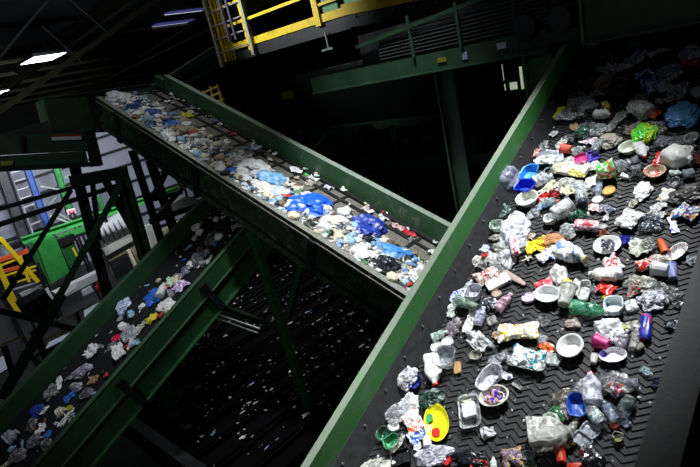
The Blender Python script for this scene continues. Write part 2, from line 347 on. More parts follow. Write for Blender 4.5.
# ------------------------------------------------------------------ data
ROWS_A = [
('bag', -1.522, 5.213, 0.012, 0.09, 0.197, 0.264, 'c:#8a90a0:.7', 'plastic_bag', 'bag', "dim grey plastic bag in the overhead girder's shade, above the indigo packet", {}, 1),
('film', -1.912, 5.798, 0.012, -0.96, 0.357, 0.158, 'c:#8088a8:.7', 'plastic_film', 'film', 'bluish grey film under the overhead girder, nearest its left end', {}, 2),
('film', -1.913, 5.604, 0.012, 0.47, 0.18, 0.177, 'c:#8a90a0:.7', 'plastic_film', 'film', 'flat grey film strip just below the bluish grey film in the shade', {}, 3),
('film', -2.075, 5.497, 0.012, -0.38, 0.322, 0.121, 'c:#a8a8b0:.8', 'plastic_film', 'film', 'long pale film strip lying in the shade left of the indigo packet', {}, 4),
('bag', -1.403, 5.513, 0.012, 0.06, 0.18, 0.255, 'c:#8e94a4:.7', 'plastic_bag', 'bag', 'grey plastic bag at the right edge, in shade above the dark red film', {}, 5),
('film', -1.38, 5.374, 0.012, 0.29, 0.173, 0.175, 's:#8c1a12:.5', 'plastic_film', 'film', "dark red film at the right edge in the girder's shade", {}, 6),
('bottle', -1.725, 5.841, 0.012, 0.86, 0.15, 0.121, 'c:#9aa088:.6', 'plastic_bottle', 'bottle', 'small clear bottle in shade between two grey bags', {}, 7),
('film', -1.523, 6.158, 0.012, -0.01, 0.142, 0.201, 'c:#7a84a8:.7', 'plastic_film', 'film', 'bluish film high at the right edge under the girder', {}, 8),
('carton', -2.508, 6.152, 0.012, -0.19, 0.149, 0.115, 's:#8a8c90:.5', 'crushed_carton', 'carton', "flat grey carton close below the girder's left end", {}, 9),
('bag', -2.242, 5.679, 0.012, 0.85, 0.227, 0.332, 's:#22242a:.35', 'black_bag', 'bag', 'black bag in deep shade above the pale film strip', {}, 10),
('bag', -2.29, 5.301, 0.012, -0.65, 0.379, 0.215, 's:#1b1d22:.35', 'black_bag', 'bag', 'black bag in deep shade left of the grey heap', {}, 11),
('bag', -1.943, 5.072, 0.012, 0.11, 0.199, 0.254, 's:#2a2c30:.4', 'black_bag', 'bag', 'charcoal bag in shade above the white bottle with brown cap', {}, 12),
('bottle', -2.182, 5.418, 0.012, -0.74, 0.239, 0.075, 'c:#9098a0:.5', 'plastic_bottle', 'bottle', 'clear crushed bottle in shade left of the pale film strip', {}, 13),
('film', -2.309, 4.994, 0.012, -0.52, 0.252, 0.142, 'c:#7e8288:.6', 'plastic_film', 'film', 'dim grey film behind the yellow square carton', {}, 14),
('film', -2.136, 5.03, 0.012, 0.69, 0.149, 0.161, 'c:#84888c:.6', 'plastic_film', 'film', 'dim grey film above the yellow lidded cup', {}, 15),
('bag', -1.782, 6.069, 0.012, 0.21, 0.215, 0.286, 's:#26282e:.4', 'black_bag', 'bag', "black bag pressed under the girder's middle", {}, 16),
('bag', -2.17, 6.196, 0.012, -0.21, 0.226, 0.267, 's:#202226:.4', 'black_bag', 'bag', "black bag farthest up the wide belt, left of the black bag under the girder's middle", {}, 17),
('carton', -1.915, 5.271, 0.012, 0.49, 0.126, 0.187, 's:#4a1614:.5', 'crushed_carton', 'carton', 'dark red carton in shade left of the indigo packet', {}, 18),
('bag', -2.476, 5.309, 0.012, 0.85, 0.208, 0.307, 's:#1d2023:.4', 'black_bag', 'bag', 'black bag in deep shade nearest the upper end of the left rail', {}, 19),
('pouch', -1.674, 5.124, 0.012, -1.02, 0.461, 0.154, 'p:#1c1a6a:#27249a:#c8cce8:6', 'snack_packet', 'packet', 'indigo packet with pale stripe lying in shade above the round jug', {}, 20),
('film', -1.387, 4.907, 0.012, 0.34, 0.184, 0.264, 'c:#9aa0a4:.7', 'plastic_film', 'film', 'grey clear film between the indigo packet and the large blue bag', {}, 21),
('bag', -1.687, 4.863, 0.012, -0.2, 0.13, 0.145, 'c:#77787c:.7', 'plastic_bag', 'bag', 'small grey bag directly below the indigo packet', {}, 22),
('film', -1.468, 4.78, 0.012, 0.16, 0.141, 0.086, 'c:#b8b4a8:.8', 'plastic_film', 'film', 'pale torn strip left of the large blue bag', {}, 23),
('carton', -1.978, 4.761, 0.012, 0.52, 0.071, 0.132, 's:#c8b420:.5', 'crushed_carton', 'carton', 'small yellow carton piece above the bottle with brown cap', {}, 24),
('bag', -1.243, 4.488, 0.012, 0.26, 0.244, 0.328, 's:#78c0ff:.35', 'blue_bag', 'bag', 'large bright blue plastic bag at the right edge', {}, 25),
('milkjug', -1.637, 4.63, 0.012, 2.37, 0.301, 0.165, 'c:#cfd2cc:.85', 'translucent_jug', 'jug', 'round translucent jug lying above the green bag', {}, 26),
('pouch', -1.508, 4.556, 0.012, -0.3, 0.127, 0.127, 'p:#b01818:#d02020:#d8c030:10', 'snack_packet', 'packet', 'red packet with yellow marks beside the round translucent jug', {}, 27),
('bottle', -1.947, 4.594, 0.012, -0.23, 0.175, 0.108, 's:#d8d8d6:.4', 'plastic_bottle', 'bottle', 'white bottle with brown cap in upper part of wide belt', {'cap': '#6a2c20'}, 28),
('film', -1.807, 4.537, 0.012, 1.25, 0.296, 0.105, 'c:#b4b8b8:.75', 'plastic_film', 'film', 'long slanting clear film right of the bottle with brown cap', {}, 29),
('bag', -1.936, 4.376, 0.012, 0.02, 0.152, 0.163, 'c:#9ea2a4:.75', 'plastic_bag', 'bag', 'grey bag directly below the bottle with brown cap', {}, 30),
('bag', -2.28, 4.703, 0.012, -0.57, 0.256, 0.179, 'c:#5e6264:.6', 'plastic_bag', 'bag', 'dark clear bag just right of the yellow square carton', {}, 31),
('box', -2.445, 4.737, 0.012, 0.14, 0.112, 0.196, 's:#d8dc28:.45', 'square_carton', 'carton', "bright yellow square carton near the rail's upper end", {}, 32),
('film', -2.299, 4.607, 0.05, -0.06, 0.267, 0.104, 'c:#b0b4b8:.75', 'plastic_film', 'film', 'pale flat film strip below the yellow square carton', {}, 33),
('film', -2.201, 4.462, 0.012, -0.91, 0.155, 0.067, 's:#c8a878:.6', 'torn_paper', 'paper', 'small beige curl of paper below the pale film strip', {}, 34),
('film', -2.054, 4.459, 0.012, -0.13, 0.148, 0.143, 'c:#8c9092:.7', 'plastic_film', 'film', 'grey film left of the grey bag, above the dark green bottle', {}, 35),
('film', -2.378, 4.384, 0.012, 1.15, 0.086, 0.081, 's:#e4e4e4:.5', 'paper_scrap', 'paper', 'small white scrap below the yellow square carton, by itself on dark belt', {}, 36),
('bottle', -2.04, 4.305, 0.012, 0.04, 0.149, 0.147, 'c:#1c6044:.75', 'plastic_bottle', 'bottle', 'dark green crushed bottle in the upper middle of the wide belt', {}, 37),
('film', -1.961, 4.216, 0.012, -0.34, 0.158, 0.133, 'p:#ead8e4:#ffffff:#c8a0b8:20', 'crumpled_wrapper', 'wrapper', 'white and pink crumpled wrapper below the dark green bottle', {}, 38),
('bag', -1.793, 4.193, 0.012, 0.87, 0.174, 0.195, 's:#a8a090:.6', 'crumpled_bag', 'bag', 'beige crumpled bag left of the green bag', {}, 39),
('film', -1.638, 4.361, 0.012, 1.49, 0.151, 0.132, 's:#a89c8c:.6', 'crumpled_paper', 'paper', 'beige crumpled paper above the green bag', {}, 40),
('bag', -1.459, 4.331, 0.012, -0.39, 0.223, 0.165, 'c:#8e8c84:.7', 'plastic_bag', 'bag', 'taupe clear bag between the green bag and the red packet', {}, 41),
('carton', -1.384, 4.404, 0.012, -0.13, 0.058, 0.086, 's:#1d2070:.5', 'crushed_carton', 'carton', 'small navy carton touching the large blue bag', {}, 42),
('bag', -1.362, 4.178, 0.012, -0.99, 0.16, 0.096, 'c:#9aa0a4:.7', 'plastic_bag', 'bag', 'grey clear bag right beside the green bag', {}, 43),
('bag', -1.493, 4.234, 0.046, 0.21, 0.174, 0.26, 'p:#3ccc28:#56e038:#e8d838:7', 'green_bag', 'bag', 'bright green bag with yellow print in upper right', {}, 44),
('film', -1.235, 4.161, 0.012, -0.24, 0.158, 0.128, 'c:#a6aab0:.8', 'plastic_film', 'film', 'clear crumpled film left of the white capsule, under the blue bag', {}, 45),
('tub', -1.127, 4.153, 0.012, -0.1, 0.096, 0.119, 's:#d8d8dc:.4', 'small_tub', 'tub', 'small white tub at the right edge under the blue bag', {}, 46),
('film', -1.124, 4.085, 0.012, 0.59, 0.084, 0.093, 's:#a8a4a4:.5', 'plastic_film', 'film', 'grey white film below the small tub at the right edge', {}, 47),
('bag', -1.126, 3.97, 0.012, -0.35, 0.157, 0.103, 'c:#4c5052:.7', 'plastic_bag', 'bag', 'dark clear bag above the white tub with leaf marks', {}, 48),
('film', -1.406, 4.108, 0.012, 0.58, 0.105, 0.101, 'c:#70767a:.7', 'plastic_film', 'film', 'dim clear film right under the green bag', {}, 49),
('bowl', -1.582, 4.056, 0.012, 1.13, 0.172, 0.159, 's:#dfe4d0:.4', 'plastic_bowl', 'bowl', 'pale green white bowl left of the red capped white jug', {}, 50),
('jug', -1.474, 4.023, 0.012, -1.06, 0.227, 0.093, 's:#dadcdc:.4', 'plastic_jug', 'jug', 'small white jug with red cap below the green bag', {'cap': '#c81c28'}, 51),
('film', -1.52, 3.926, 0.012, 0.26, 0.097, 0.086, 'c:#a8acb0:.7', 'plastic_film', 'film', 'clear scrap strip below the red capped jug', {}, 52),
('jug', -1.146, 3.857, 0.012, -0.45, 0.227, 0.203, 's:#e8e8e2:.4', 'plastic_jug', 'jug', 'white jug with red and green leaf marks near the right edge', {'leaf': '1'}, 53),
('can', -1.309, 3.889, 0.012, 1.58, 0.158, 0.08, 'p:#c81a20:#d83030:#e8e0e0:14', 'drink_can', 'can', 'crushed red can left of the jug with leaf marks', {}, 54),
('can', -1.246, 3.835, 0.012, 1.45, 0.099, 0.059, 's:#c8ccd4:.3', 'drink_can', 'can', 'crushed pale can tucked between red can and jug with leaf marks', {}, 55),
('carton', -1.049, 3.876, 0.012, 1.66, 0.111, 0.084, 's:#6a1014:.5', 'crushed_carton', 'carton', 'dark red carton at the right edge beside the jug with leaf marks', {}, 56),
('can', -2.428, 4.041, 0.012, 1.7, 0.119, 0.067, 'p:#c03040:#d8d8d8:#8a2030:20', 'drink_can', 'can', 'small red and white can piece near the rail beside the white tray', {}, 57),
('film', -2.408, 4.177, 0.012, 0.37, 0.092, 0.126, 'c:#b8bcbc:.8', 'plastic_film', 'film', 'clear curl above the white tray near the rail', {}, 58),
('ball', -2.555, 4.324, 0.012, -0.1, 0.102, 0.132, 'c:#a8b0b0:.5', 'clear_dome_lid', 'lid', 'clear dome lid lying against the rubber skirt, upper one', {}, 59),
('film', -2.542, 4.14, 0.012, -0.47, 0.207, 0.126, 's:#4a3228:.6', 'torn_paper', 'paper', 'dark brown torn paper on the skirt near the clear dome lid', {}, 60),
('film', -2.237, 4.21, 0.012, 0.21, 0.101, 0.137, 's:#dcdcd4:.5', 'paper_scrap', 'paper', 'white torn paper above the coral red cup', {}, 61),
('film', -2.172, 4.282, 0.012, -0.1, 0.12, 0.125, 'c:#848a8e:.6', 'plastic_film', 'film', 'grey clear film left of the white and pink wrapper', {}, 62),
('cup', -2.136, 4.069, 0.012, 2.83, 0.1, 0.107, 's:#e86050:.45', 'plastic_cup', 'cup', 'small coral red cup in the dense litter left of the magenta tray', {}, 63),
('box', -2.317, 4.018, 0.012, -0.18, 0.175, 0.144, 'c:#aab0b8:.85', 'clear_box', 'box', 'grey clear box in dense litter above the white tray', {}, 64),
('box', -2.211, 3.996, 0.012, 0.39, 0.125, 0.201, 'c:#c8d4dc:.85', 'clear_box', 'box', 'pale clear box right of the grey clear box', {}, 65),
('bottle', -2.02, 4.061, 0.012, 0.72, 0.123, 0.096, 'c:#c8d0d0:.7', 'plastic_bottle', 'bottle', 'small clear bottle left above the magenta tray', {'cap': '#e0e0e0'}, 66),
('tray', -1.97, 3.953, 0.012, 0.4, 0.11, 0.158, 's:#c81c78:.45', 'plastic_tray', 'tray', 'magenta plastic tray beside the purple tray', {}, 67),
('tray', -1.873, 3.99, 0.012, 0.4, 0.108, 0.157, 's:#3a1aa0:.45', 'plastic_tray', 'tray', 'purple plastic tray beside the magenta tray', {}, 68),
('cup', -1.857, 4.092, 0.012, 1.51, 0.151, 0.095, 'c:#8e9498:.7', 'plastic_cup', 'cup', 'grey clear cup just above the purple tray', {}, 69),
('film', -2.306, 3.924, 0.04, -0.17, 0.211, 0.127, 's:#e8e8e4:.4', 'crushed_tray', 'tray', 'white crushed tray near the rail above the light blue tub', {}, 70),
('bag', -2.124, 3.824, 0.012, 1.14, 0.146, 0.152, 's:#b8b09c:.6', 'crumpled_bag', 'bag', 'beige crumpled bag right of the white crushed tray', {}, 71),
('film', -2.056, 3.926, 0.012, -0.63, 0.155, 0.084, 's:#e0dcd8:.5', 'paper_scrap', 'paper', 'white paper left below the magenta tray', {}, 72),
('film', -1.93, 3.849, 0.012, -0.39, 0.231, 0.071, 's:#dcdad6:.45', 'paper_strip', 'paper', 'long pale paper strip below the magenta tray', {}, 73),
('film', -1.771, 3.843, 0.012, -0.49, 0.19, 0.121, 'p:#e8ecf4:#ffffff:#90a0c8:16', 'printed_paper', 'paper', 'white and blue printed paper right of the long pale strip', {}, 74),
('bottle', -1.567, 3.811, 0.012, 0.59, 0.116, 0.125, 'c:#b4bcc0:.7', 'plastic_bottle', 'bottle', 'grey clear crushed bottle above the small white capsule', {}, 75),
('bottle', -1.52, 3.692, 0.012, -0.58, 0.082, 0.049, 's:#e4e4e0:.4', 'pill_bottle', 'bottle', 'small white capsule bottle alone on the bare belt', {}, 76),
('cup', -1.666, 3.695, 0.012, 0.43, 0.139, 0.182, 'p:#e4e0d4:#40b840:#c83030:8', 'printed_cup', 'cup', 'white cup with red and green print on edge of the dense litter', {}, 77),
('box', -1.961, 3.755, 0.038, -0.15, 0.248, 0.132, 's:#c4c4bc:.5', 'flattened_carton', 'carton', 'pale grey flattened carton in the dense litter', {}, 78),
('bag', -1.773, 3.622, 0.012, -0.01, 0.116, 0.158, 's:#d8d8cc:.5', 'crumpled_bag', 'bag', 'off white crumpled bag above the small clear blue jar', {}, 79),
('ball', -2.539, 3.608, 0.082, -0.01, 0.221, 0.292, 'c:#b0b4cc:.55', 'clear_dome_lid', 'lid', 'large clear dome lid leaning on the green rail', {}, 80),
('tub', -2.369, 3.714, 0.012, 1.55, 0.227, 0.164, 's:#3e9ce4:.4', 'plastic_tub', 'tub', 'light blue crushed tub near the rail', {}, 81),
('tub', -2.332, 3.514, 0.012, -0.11, 0.197, 0.172, 's:#1c3cd0:.4', 'plastic_tub', 'tub', 'royal blue tub below the light blue tub', {}, 82),
('bottle', -2.206, 3.637, 0.012, 0.57, 0.174, 0.14, 'c:#d0d8e0:.9', 'plastic_bottle', 'bottle', 'whitish blue bottle right of the light blue tub', {}, 83),
('film', -2.128, 3.562, 0.012, 0.88, 0.227, 0.115, 's:#dedcc0:.45', 'ribbed_wrapper', 'wrapper', 'cream ribbed wrapper strip right of the royal blue tub', {}, 84),
('bag', -1.939, 3.57, 0.012, -0.24, 0.268, 0.169, 'c:#d4d6d0:.8', 'plastic_bag', 'bag', 'large whitish clear bag in middle of the dense litter', {}, 85),
('film', -1.932, 3.683, 0.072, -0.36, 0.184, 0.07, 's:#d4d07c:.5', 'paper_strip', 'paper', 'yellowish strip across the large whitish clear bag', {}, 86),
('jar', -1.689, 3.539, 0.012, 1.75, 0.153, 0.057, 'c:#a0b4d0:.8', 'glass_jar', 'jar', 'small clear blue jar left of the tan lid', {'cap': '#c8d0e0'}, 87),
('film', -1.765, 3.537, 0.012, 0.01, 0.09, 0.129, 'c:#a8a69c:.8', 'plastic_film', 'film', 'taupe clear film left of the small clear blue jar', {}, 88),
('lid', -1.607, 3.524, 0.012, 0.01, 0.104, 0.113, 's:#d8a048:.45', 'plastic_lid', 'lid', 'tan orange lid alone on the belt right of dense litter', {}, 89),
('film', -1.933, 3.47, 0.05, -0.42, 0.146, 0.086, 's:#dcdcb8:.5', 'crumpled_paper', 'paper', 'cream crumpled paper left of the clear jar with dark lid', {}, 90),
('film', -2.15, 3.44, 0.012, 0.02, 0.119, 0.12, 's:#c01c24:.45', 'red_film', 'film', 'red crumpled film below the royal blue tub', {}, 91),
('film', -2.053, 3.482, 0.012, 0.29, 0.1, 0.1, 's:#8c1418:.45', 'red_film', 'film', 'dark red film right of the red crumpled film', {}, 92),
('jar', -1.799, 3.436, 0.012, -1.16, 0.297, 0.102, 'c:#bcc4c4:.6', 'glass_jar', 'jar', 'tall clear jar with dark lid in dense litter', {'cap': '#2a2c38'}, 93),
('bottle', -2.036, 3.342, 0.012, 0.16, 0.146, 0.094, 'c:#b8bcbc:.7', 'plastic_bottle', 'bottle', 'clear bottle with pink red cap below the dark red film', {'cap': '#e83058'}, 94),
('bowl', -2.257, 3.362, 0.012, 1.01, 0.202, 0.194, 's:#e6e6dc:.4', 'paper_bowl', 'bowl', 'white oval paper bowl below the royal blue tub', {}, 95),
('film', -2.16, 3.243, 0.012, 1.61, 0.206, 0.091, 'c:#b8bcc0:.75', 'plastic_film', 'film', 'upright clear film right of the large white bag by the rail', {}, 96),
('tub', -1.968, 3.134, 0.012, 0.19, 0.108, 0.101, 's:#f0f0ee:.35', 'small_tub', 'tub', 'small white oval tub left of the clear crushed cup', {}, 97),
('cup', -1.872, 3.199, 0.012, 0.88, 0.157, 0.173, 'c:#ccd0d0:.85', 'plastic_cup', 'cup', 'clear crushed cup right of the small white oval tub', {}, 98),
('lid', -1.664, 3.411, 0.012, 0.17, 0.086, 0.089, 's:#ececec:.4', 'plastic_lid', 'lid', 'white lid above the red and white strip', {}, 99),
('film', -1.681, 3.314, 0.012, -0.16, 0.234, 0.08, 'p:#e4e0d8:#ffffff:#d03040:10', 'printed_strip', 'wrapper', 'red and white printed strip below the clear jar with dark lid', {}, 100),
('film', -1.565, 3.295, 0.012, 0.89, 0.116, 0.104, 'c:#a8b0c4:.85', 'plastic_film', 'film', 'grey blue triangular film right of the red and white strip', {}, 101),
('film', -1.538, 3.202, 0.012, 1.73, 0.09, 0.038, 's:#e0e4ec:.4', 'paper_scrap', 'paper', 'small white scrap below the grey blue triangular film', {}, 102),
('bottle', -1.734, 3.182, 0.012, 0.33, 0.153, 0.112, 'c:#0e5c40:.85', 'plastic_bottle', 'bottle', 'dark green bottle right of the clear crushed cup', {}, 103),
('film', -2.456, 3.229, 0.012, 0.59, 0.149, 0.135, 'c:#6c8c80:.7', 'plastic_film', 'film', 'greenish clear film beside the skirt below the large dome lid', {}, 104),
('bowl', -1.3, 3.725, 0.012, -0.52, 0.164, 0.152, 'p:#c8b89c:#c04838:#e0d8c8:9', 'paper_bowl', 'bowl', 'beige paper bowl with red rim pattern below the red can', {}, 105),
('bag', -1.344, 3.519, 0.012, 1.59, 0.199, 0.117, 's:#e2e2e0:.45', 'white_bag', 'bag', 'white crumpled bag below the beige and red paper bowl', {}, 106),
('cup', -1.436, 3.728, 0.012, -0.03, 0.085, 0.115, 'c:#7c8488:.65', 'plastic_cup', 'cup', 'dim clear cup left of the beige and red paper bowl', {}, 107),
('film', -1.381, 3.372, 0.012, 0.03, 0.057, 0.094, 's:#b4b0a0:.6', 'paper_scrap', 'paper', 'small beige knot of paper alone above the large white pouch', {}, 108),
('bottle', -1.149, 3.72, 0.012, -0.03, 0.092, 0.061, 's:#d8e4dc:.4', 'pill_bottle', 'bottle', 'small white bottle with green cap under the jug with leaf marks', {'cap': '#209050'}, 109),
('can', -1.055, 3.694, 0.012, 0.3, 0.079, 0.098, 's:#8c9098:.35', 'drink_can', 'can', 'dull grey can under the jug with leaf marks', {}, 110),
('tub', -1.139, 3.613, 0.012, 1.44, 0.114, 0.064, 'c:#a8acac:.8', 'small_tub', 'tub', 'grey clear tub left of the dull grey can', {}, 111),
('bag', -1.04, 3.463, 0.012, 0.38, 0.215, 0.138, 's:#3a3634:.4', 'black_bag', 'bag', 'dark brown bag at right edge above the orange printed pouch', {}, 112),
('bag', -1.007, 3.565, 0.012, 0.25, 0.113, 0.094, 's:#55524e:.4', 'black_bag', 'bag', 'dark grey bag right below the dull grey can', {}, 113),
('pouch', -1.167, 3.471, 0.012, 1.44, 0.148, 0.087, 'p:#f0f0ec:#e8e8e0:#d0a040:5', 'folded_card', 'card', 'white folded card with yellow corner left of the dark brown bag', {}, 114),
('film', -1.196, 3.344, 0.012, 0.77, 0.119, 0.097, 's:#dcdcdc:.45', 'crumpled_paper', 'paper', 'white crumpled paper right above the dark teal bag', {}, 115),
('film', -1.192, 3.266, 0.012, -0.44, 0.133, 0.085, 's:#e4e4e2:.4', 'crumpled_paper', 'paper', 'white paper touching the dark teal bag', {}, 116),
('pouch', -0.981, 3.277, 0.012, -0.35, 0.166, 0.153, 'p:#e8ecec:#3468b4:#d88820:7', 'printed_pouch', 'pouch', 'white pouch with blue and orange print at the right edge', {}, 117),
('bag', -1.193, 3.149, 0.012, -0.43, 0.176, 0.156, 'c:#1c3444:.85', 'dark_bag', 'bag', 'dark teal plastic bag right of the large white pouch', {}, 118),
('pouch', -1.35, 3.169, 0.012, 1.21, 0.202, 0.155, 's:#dcdcd8:.45', 'white_pouch', 'pouch', 'large white pouch above the white oval tray', {}, 119),
('pouch', -1.053, 3.157, 0.012, -1.21, 0.176, 0.051, 'p:#e8e8ee:#ffffff:#5c60c8:8', 'snack_packet', 'packet', 'white and blue upright wrapper left below the orange printed pouch', {}, 120),
('film', -1.309, 2.977, 0.012, -0.11, 0.126, 0.08, 's:#20208c:.35', 'indigo_film', 'film', 'indigo flat film right of the white oval tray', {}, 121),
('plate', -1.437, 2.889, 0.012, 0.51, 0.202, 0.193, 's:#f0f0ee:.35', 'oval_tray', 'tray', 'white oval tray with dark stain in its centre', {}, 122),
('film', -1.426, 2.88, 0.047, 0.38, 0.088, 0.086, 'p:#26243c:#3c3a5c:#c8c8d4:20', 'dark_film', 'film', 'dark blue torn film lying inside the white oval tray', {}, 123),
('film', -1.204, 2.884, 0.012, -0.64, 0.198, 0.134, 'p:#d4d8c8:#b8bcae:#e8ece0:20', 'crumpled_paper', 'paper', 'pale green grey crumpled paper left of the orange cup', {}, 124),
('bag', -1.16, 2.922, 0.041, 0.65, 0.097, 0.099, 'c:#7a7c78:.8', 'plastic_bag', 'bag', 'grey clear bag on top of the pale green grey paper', {}, 125),
('cup', -1.064, 2.911, 0.012, -1.08, 0.135, 0.064, 's:#d4581c:.45', 'plastic_cup', 'cup', 'orange plastic cup on right side of the wide belt', {}, 126),
('bag', -1.066, 2.765, 0.012, -0.25, 0.137, 0.123, 'c:#b8aca0:.9', 'plastic_bag', 'bag', 'beige clear round bag below the orange cup', {}, 127),
('bowl', -0.968, 2.873, 0.012, 1.19, 0.185, 0.097, 'p:#d8d8e0:#f4f4f8:#a88c70:10', 'shell_wrapper', 'wrapper', 'white and lilac curved wrapper right of the orange cup', {}, 128),
('film', -0.875, 2.818, 0.012, 1.26, 0.084, 0.062, 's:#a8acb0:.45', 'paper_scrap', 'paper', 'grey white scrap against the right guard', {}, 129),
('can', -1.136, 2.716, 0.012, 0.67, 0.097, 0.092, 'p:#d42c18:#e8e8e4:#a81c14:9', 'drink_can', 'can', 'red and white can below the pale green grey paper', {}, 130),
('film', -1.361, 2.724, 0.012, 0.66, 0.121, 0.129, 'p:#e8e0e0:#c02838:#ffffff:9', 'snack_wrapper', 'wrapper', 'red and white wrapper just below the white oval tray', {}, 131),
('bottle', -1.38, 2.584, 0.012, -3.04, 0.19, 0.115, 's:#e8e8e0:.4', 'squeeze_bottle', 'bottle', 'white squeeze bottle with nozzle pointing left', {'cap': '#f0f0f0'}, 132),
('can', -1.293, 2.607, 0.012, 0.41, 0.084, 0.115, 'p:#c8c4dc:#a8b0d8:#e8d8dc:12', 'drink_can', 'can', 'pale lilac can at the end of the squeeze bottle', {}, 133),
('bag', -1.137, 2.558, 0.012, -0.09, 0.169, 0.131, 'c:#a8a898:.8', 'plastic_bag', 'bag', 'olive grey clear bag right of the pale lilac can', {}, 134),
('cup', -1.024, 2.676, 0.012, 3.03, 0.1, 0.115, 's:#dcdce0:.4', 'plastic_cup', 'cup', 'white cup beside the lilac cup on the right side', {}, 135),
('cup', -0.96, 2.686, 0.012, 1.89, 0.127, 0.071, 's:#8c90c4:.45', 'plastic_cup', 'cup', 'lilac blue cup right of the white cup', {}, 136),
('bag', -1.03, 2.549, 0.012, -0.32, 0.14, 0.097, 'c:#5e605c:.8', 'plastic_bag', 'bag', 'dark clear bag below the white and lilac cups', {}, 137),
('bag', -0.921, 2.514, 0.012, -0.08, 0.103, 0.1, 'c:#4e5052:.7', 'plastic_bag', 'bag', 'dark clear bag nearest the right guard', {}, 138),
('bag', -1.02, 2.427, 0.012, 0.44, 0.156, 0.161, 'p:#a8a8b0:#60646c:#d8dce4:14', 'foil_bag', 'bag', 'crinkled silver clear bag right of the clear square', {}, 139),
('film', -1.142, 2.5, 0.038, 1.43, 0.176, 0.061, 'p:#c02c20:#98948c:#b8b4ac:8', 'snack_wrapper', 'wrapper', 'red and grey wrapper against the crinkled silver bag', {}, 140),
('film', -0.868, 2.43, 0.012, 0.91, 0.056, 0.065, 'f:#d8dce0', 'foil_scrap', 'foil', 'small foil scrap near the right guard, upper of two', {}, 141),
('film', -0.868, 2.266, 0.012, 1.4, 0.072, 0.07, 'f:#d0d4dc', 'foil_scrap', 'foil', 'small foil scrap near the right guard, lower of two', {}, 142),
('bottle', -1.648, 2.74, 0.012, -0.35, 0.259, 0.164, 'p:#e8ecf0:#ffffff:#7898c8:5', 'shampoo_bottle', 'bottle', 'large white bottle with blue and red marks and yellow cap', {'cap': '#c8c890'}, 143),
('pouch', -1.831, 2.804, 0.012, 0.24, 0.145, 0.113, 's:#ecece8:.4', 'white_pouch', 'pouch', 'white pouch touching the large marked white bottle', {}, 144),
('pouch', -1.868, 2.722, 0.012, 0.89, 0.116, 0.111, 'p:#e8ecf4:#ffffff:#4068c8:8', 'printed_paper', 'paper', 'white and blue paper under the white pouch', {}, 145),
('bag', -1.852, 2.885, 0.035, 0.1, 0.19, 0.125, 's:#b8804c:.55', 'brown_bag', 'bag', 'tan brown paper bag above the white pouch', {}, 146),
('lid', -1.777, 2.919, 0.012, 0.1, 0.048, 0.056, 's:#b81820:.4', 'bottle_cap', 'cap', "small red bottle cap at the tan bag's right end", {}, 147),
('bag', -1.782, 3.018, 0.012, 0.62, 0.142, 0.169, 'c:#a0a4a4:.8', 'plastic_bag', 'bag', 'grey clear crumpled bag above the tan bag', {}, 148),
('can', -1.637, 3.07, 0.012, -0.0, 0.188, 0.112, 'p:#b8b8bc:#b83040:#e4e4e8:9', 'drink_can', 'can', 'long red and grey crushed can in the middle of belt', {}, 149),
('film', -1.51, 3.023, 0.012, 0.63, 0.078, 0.078, 's:#7c4028:.55', 'torn_paper', 'paper', 'brown torn paper below the small grey lid', {}, 150),
('lid', -1.534, 3.098, 0.012, 0.08, 0.075, 0.068, 's:#a8a8a0:.45', 'plastic_lid', 'lid', 'small grey lid right of the long crushed can', {}, 151),
('bag', -2.233, 2.982, 0.012, 0.33, 0.235, 0.447, 'c:#e4e6f0:.9', 'white_bag', 'bag', "large white crumpled bag beside the rail's middle", {}, 152),
('bag', -2.144, 2.81, 0.012, 0.35, 0.179, 0.173, 'c:#c8ccd0:.8', 'plastic_bag', 'bag', 'clear crumpled bag right under the large white bag', {}, 153),
('tub', -2.415, 3.017, 0.012, 0.19, 0.13, 0.119, 'c:#c8dccc:.85', 'small_tub', 'tub', 'pale mint tub left of the large white bag', {}, 154),
('bag', -2.388, 2.895, 0.012, 0.09, 0.093, 0.087, 's:#8c887c:.5', 'crumpled_paper', 'paper', 'taupe crumpled paper below the pale mint tub', {}, 155),
('bag', -2.295, 2.794, 0.012, 0.1, 0.125, 0.12, 'c:#c4c8bc:.85', 'plastic_bag', 'bag', 'clear bag with yellow corner left of the red capped cup', {}, 156),
('pouch', -2.422, 2.749, 0.012, 1.14, 0.08, 0.088, 'p:#c0c8e8:#f0f0f8:#6070c0:10', 'snack_packet', 'packet', 'small pale blue packet against the skirt', {}, 157),
('cup', -2.131, 2.76, 0.043, 2.07, 0.197, 0.082, 'p:#eceaea:#ffffff:#c82030:8', 'paper_cup', 'cup', 'white cup with red end under the clear crumpled bag', {}, 158),
('pouch', -1.972, 2.822, 0.012, 0.49, 0.162, 0.157, 'p:#e8e020:#f0e828:#c86820:6', 'snack_pouch', 'pouch', 'bright yellow pouch with red orange end', {}, 159),
('film', -2.085, 2.949, 0.012, 1.52, 0.092, 0.08, 's:#c8b49c:.6', 'paper_scrap', 'paper', 'beige triangular scrap right of the large white bag', {}, 160),
('twig', -2.006, 2.682, 0.012, 0.76, 0.087, 0.082, 's:#b8b0a0:.6', 'plastic_fork', 'fork', 'small beige cross shaped fork on bare belt', {}, 161),
('bag', -2.197, 2.63, 0.012, 0.37, 0.179, 0.227, 'c:#c4c8c8:.85', 'plastic_bag', 'bag', 'clear crumpled bag left of the bare chevrons', {}, 162),
('film', -2.358, 2.622, 0.012, 1.55, 0.21, 0.189, 'c:#d4d0cc:.85', 'plastic_film', 'film', 'cone shaped clear film with red mark beside the skirt', {}, 163),
('lid', -2.376, 2.653, 0.047, 1.55, 0.062, 0.053, 's:#b82830:.4', 'bottle_cap', 'cap', 'small red cap lying on the cone shaped clear film', {}, 164),
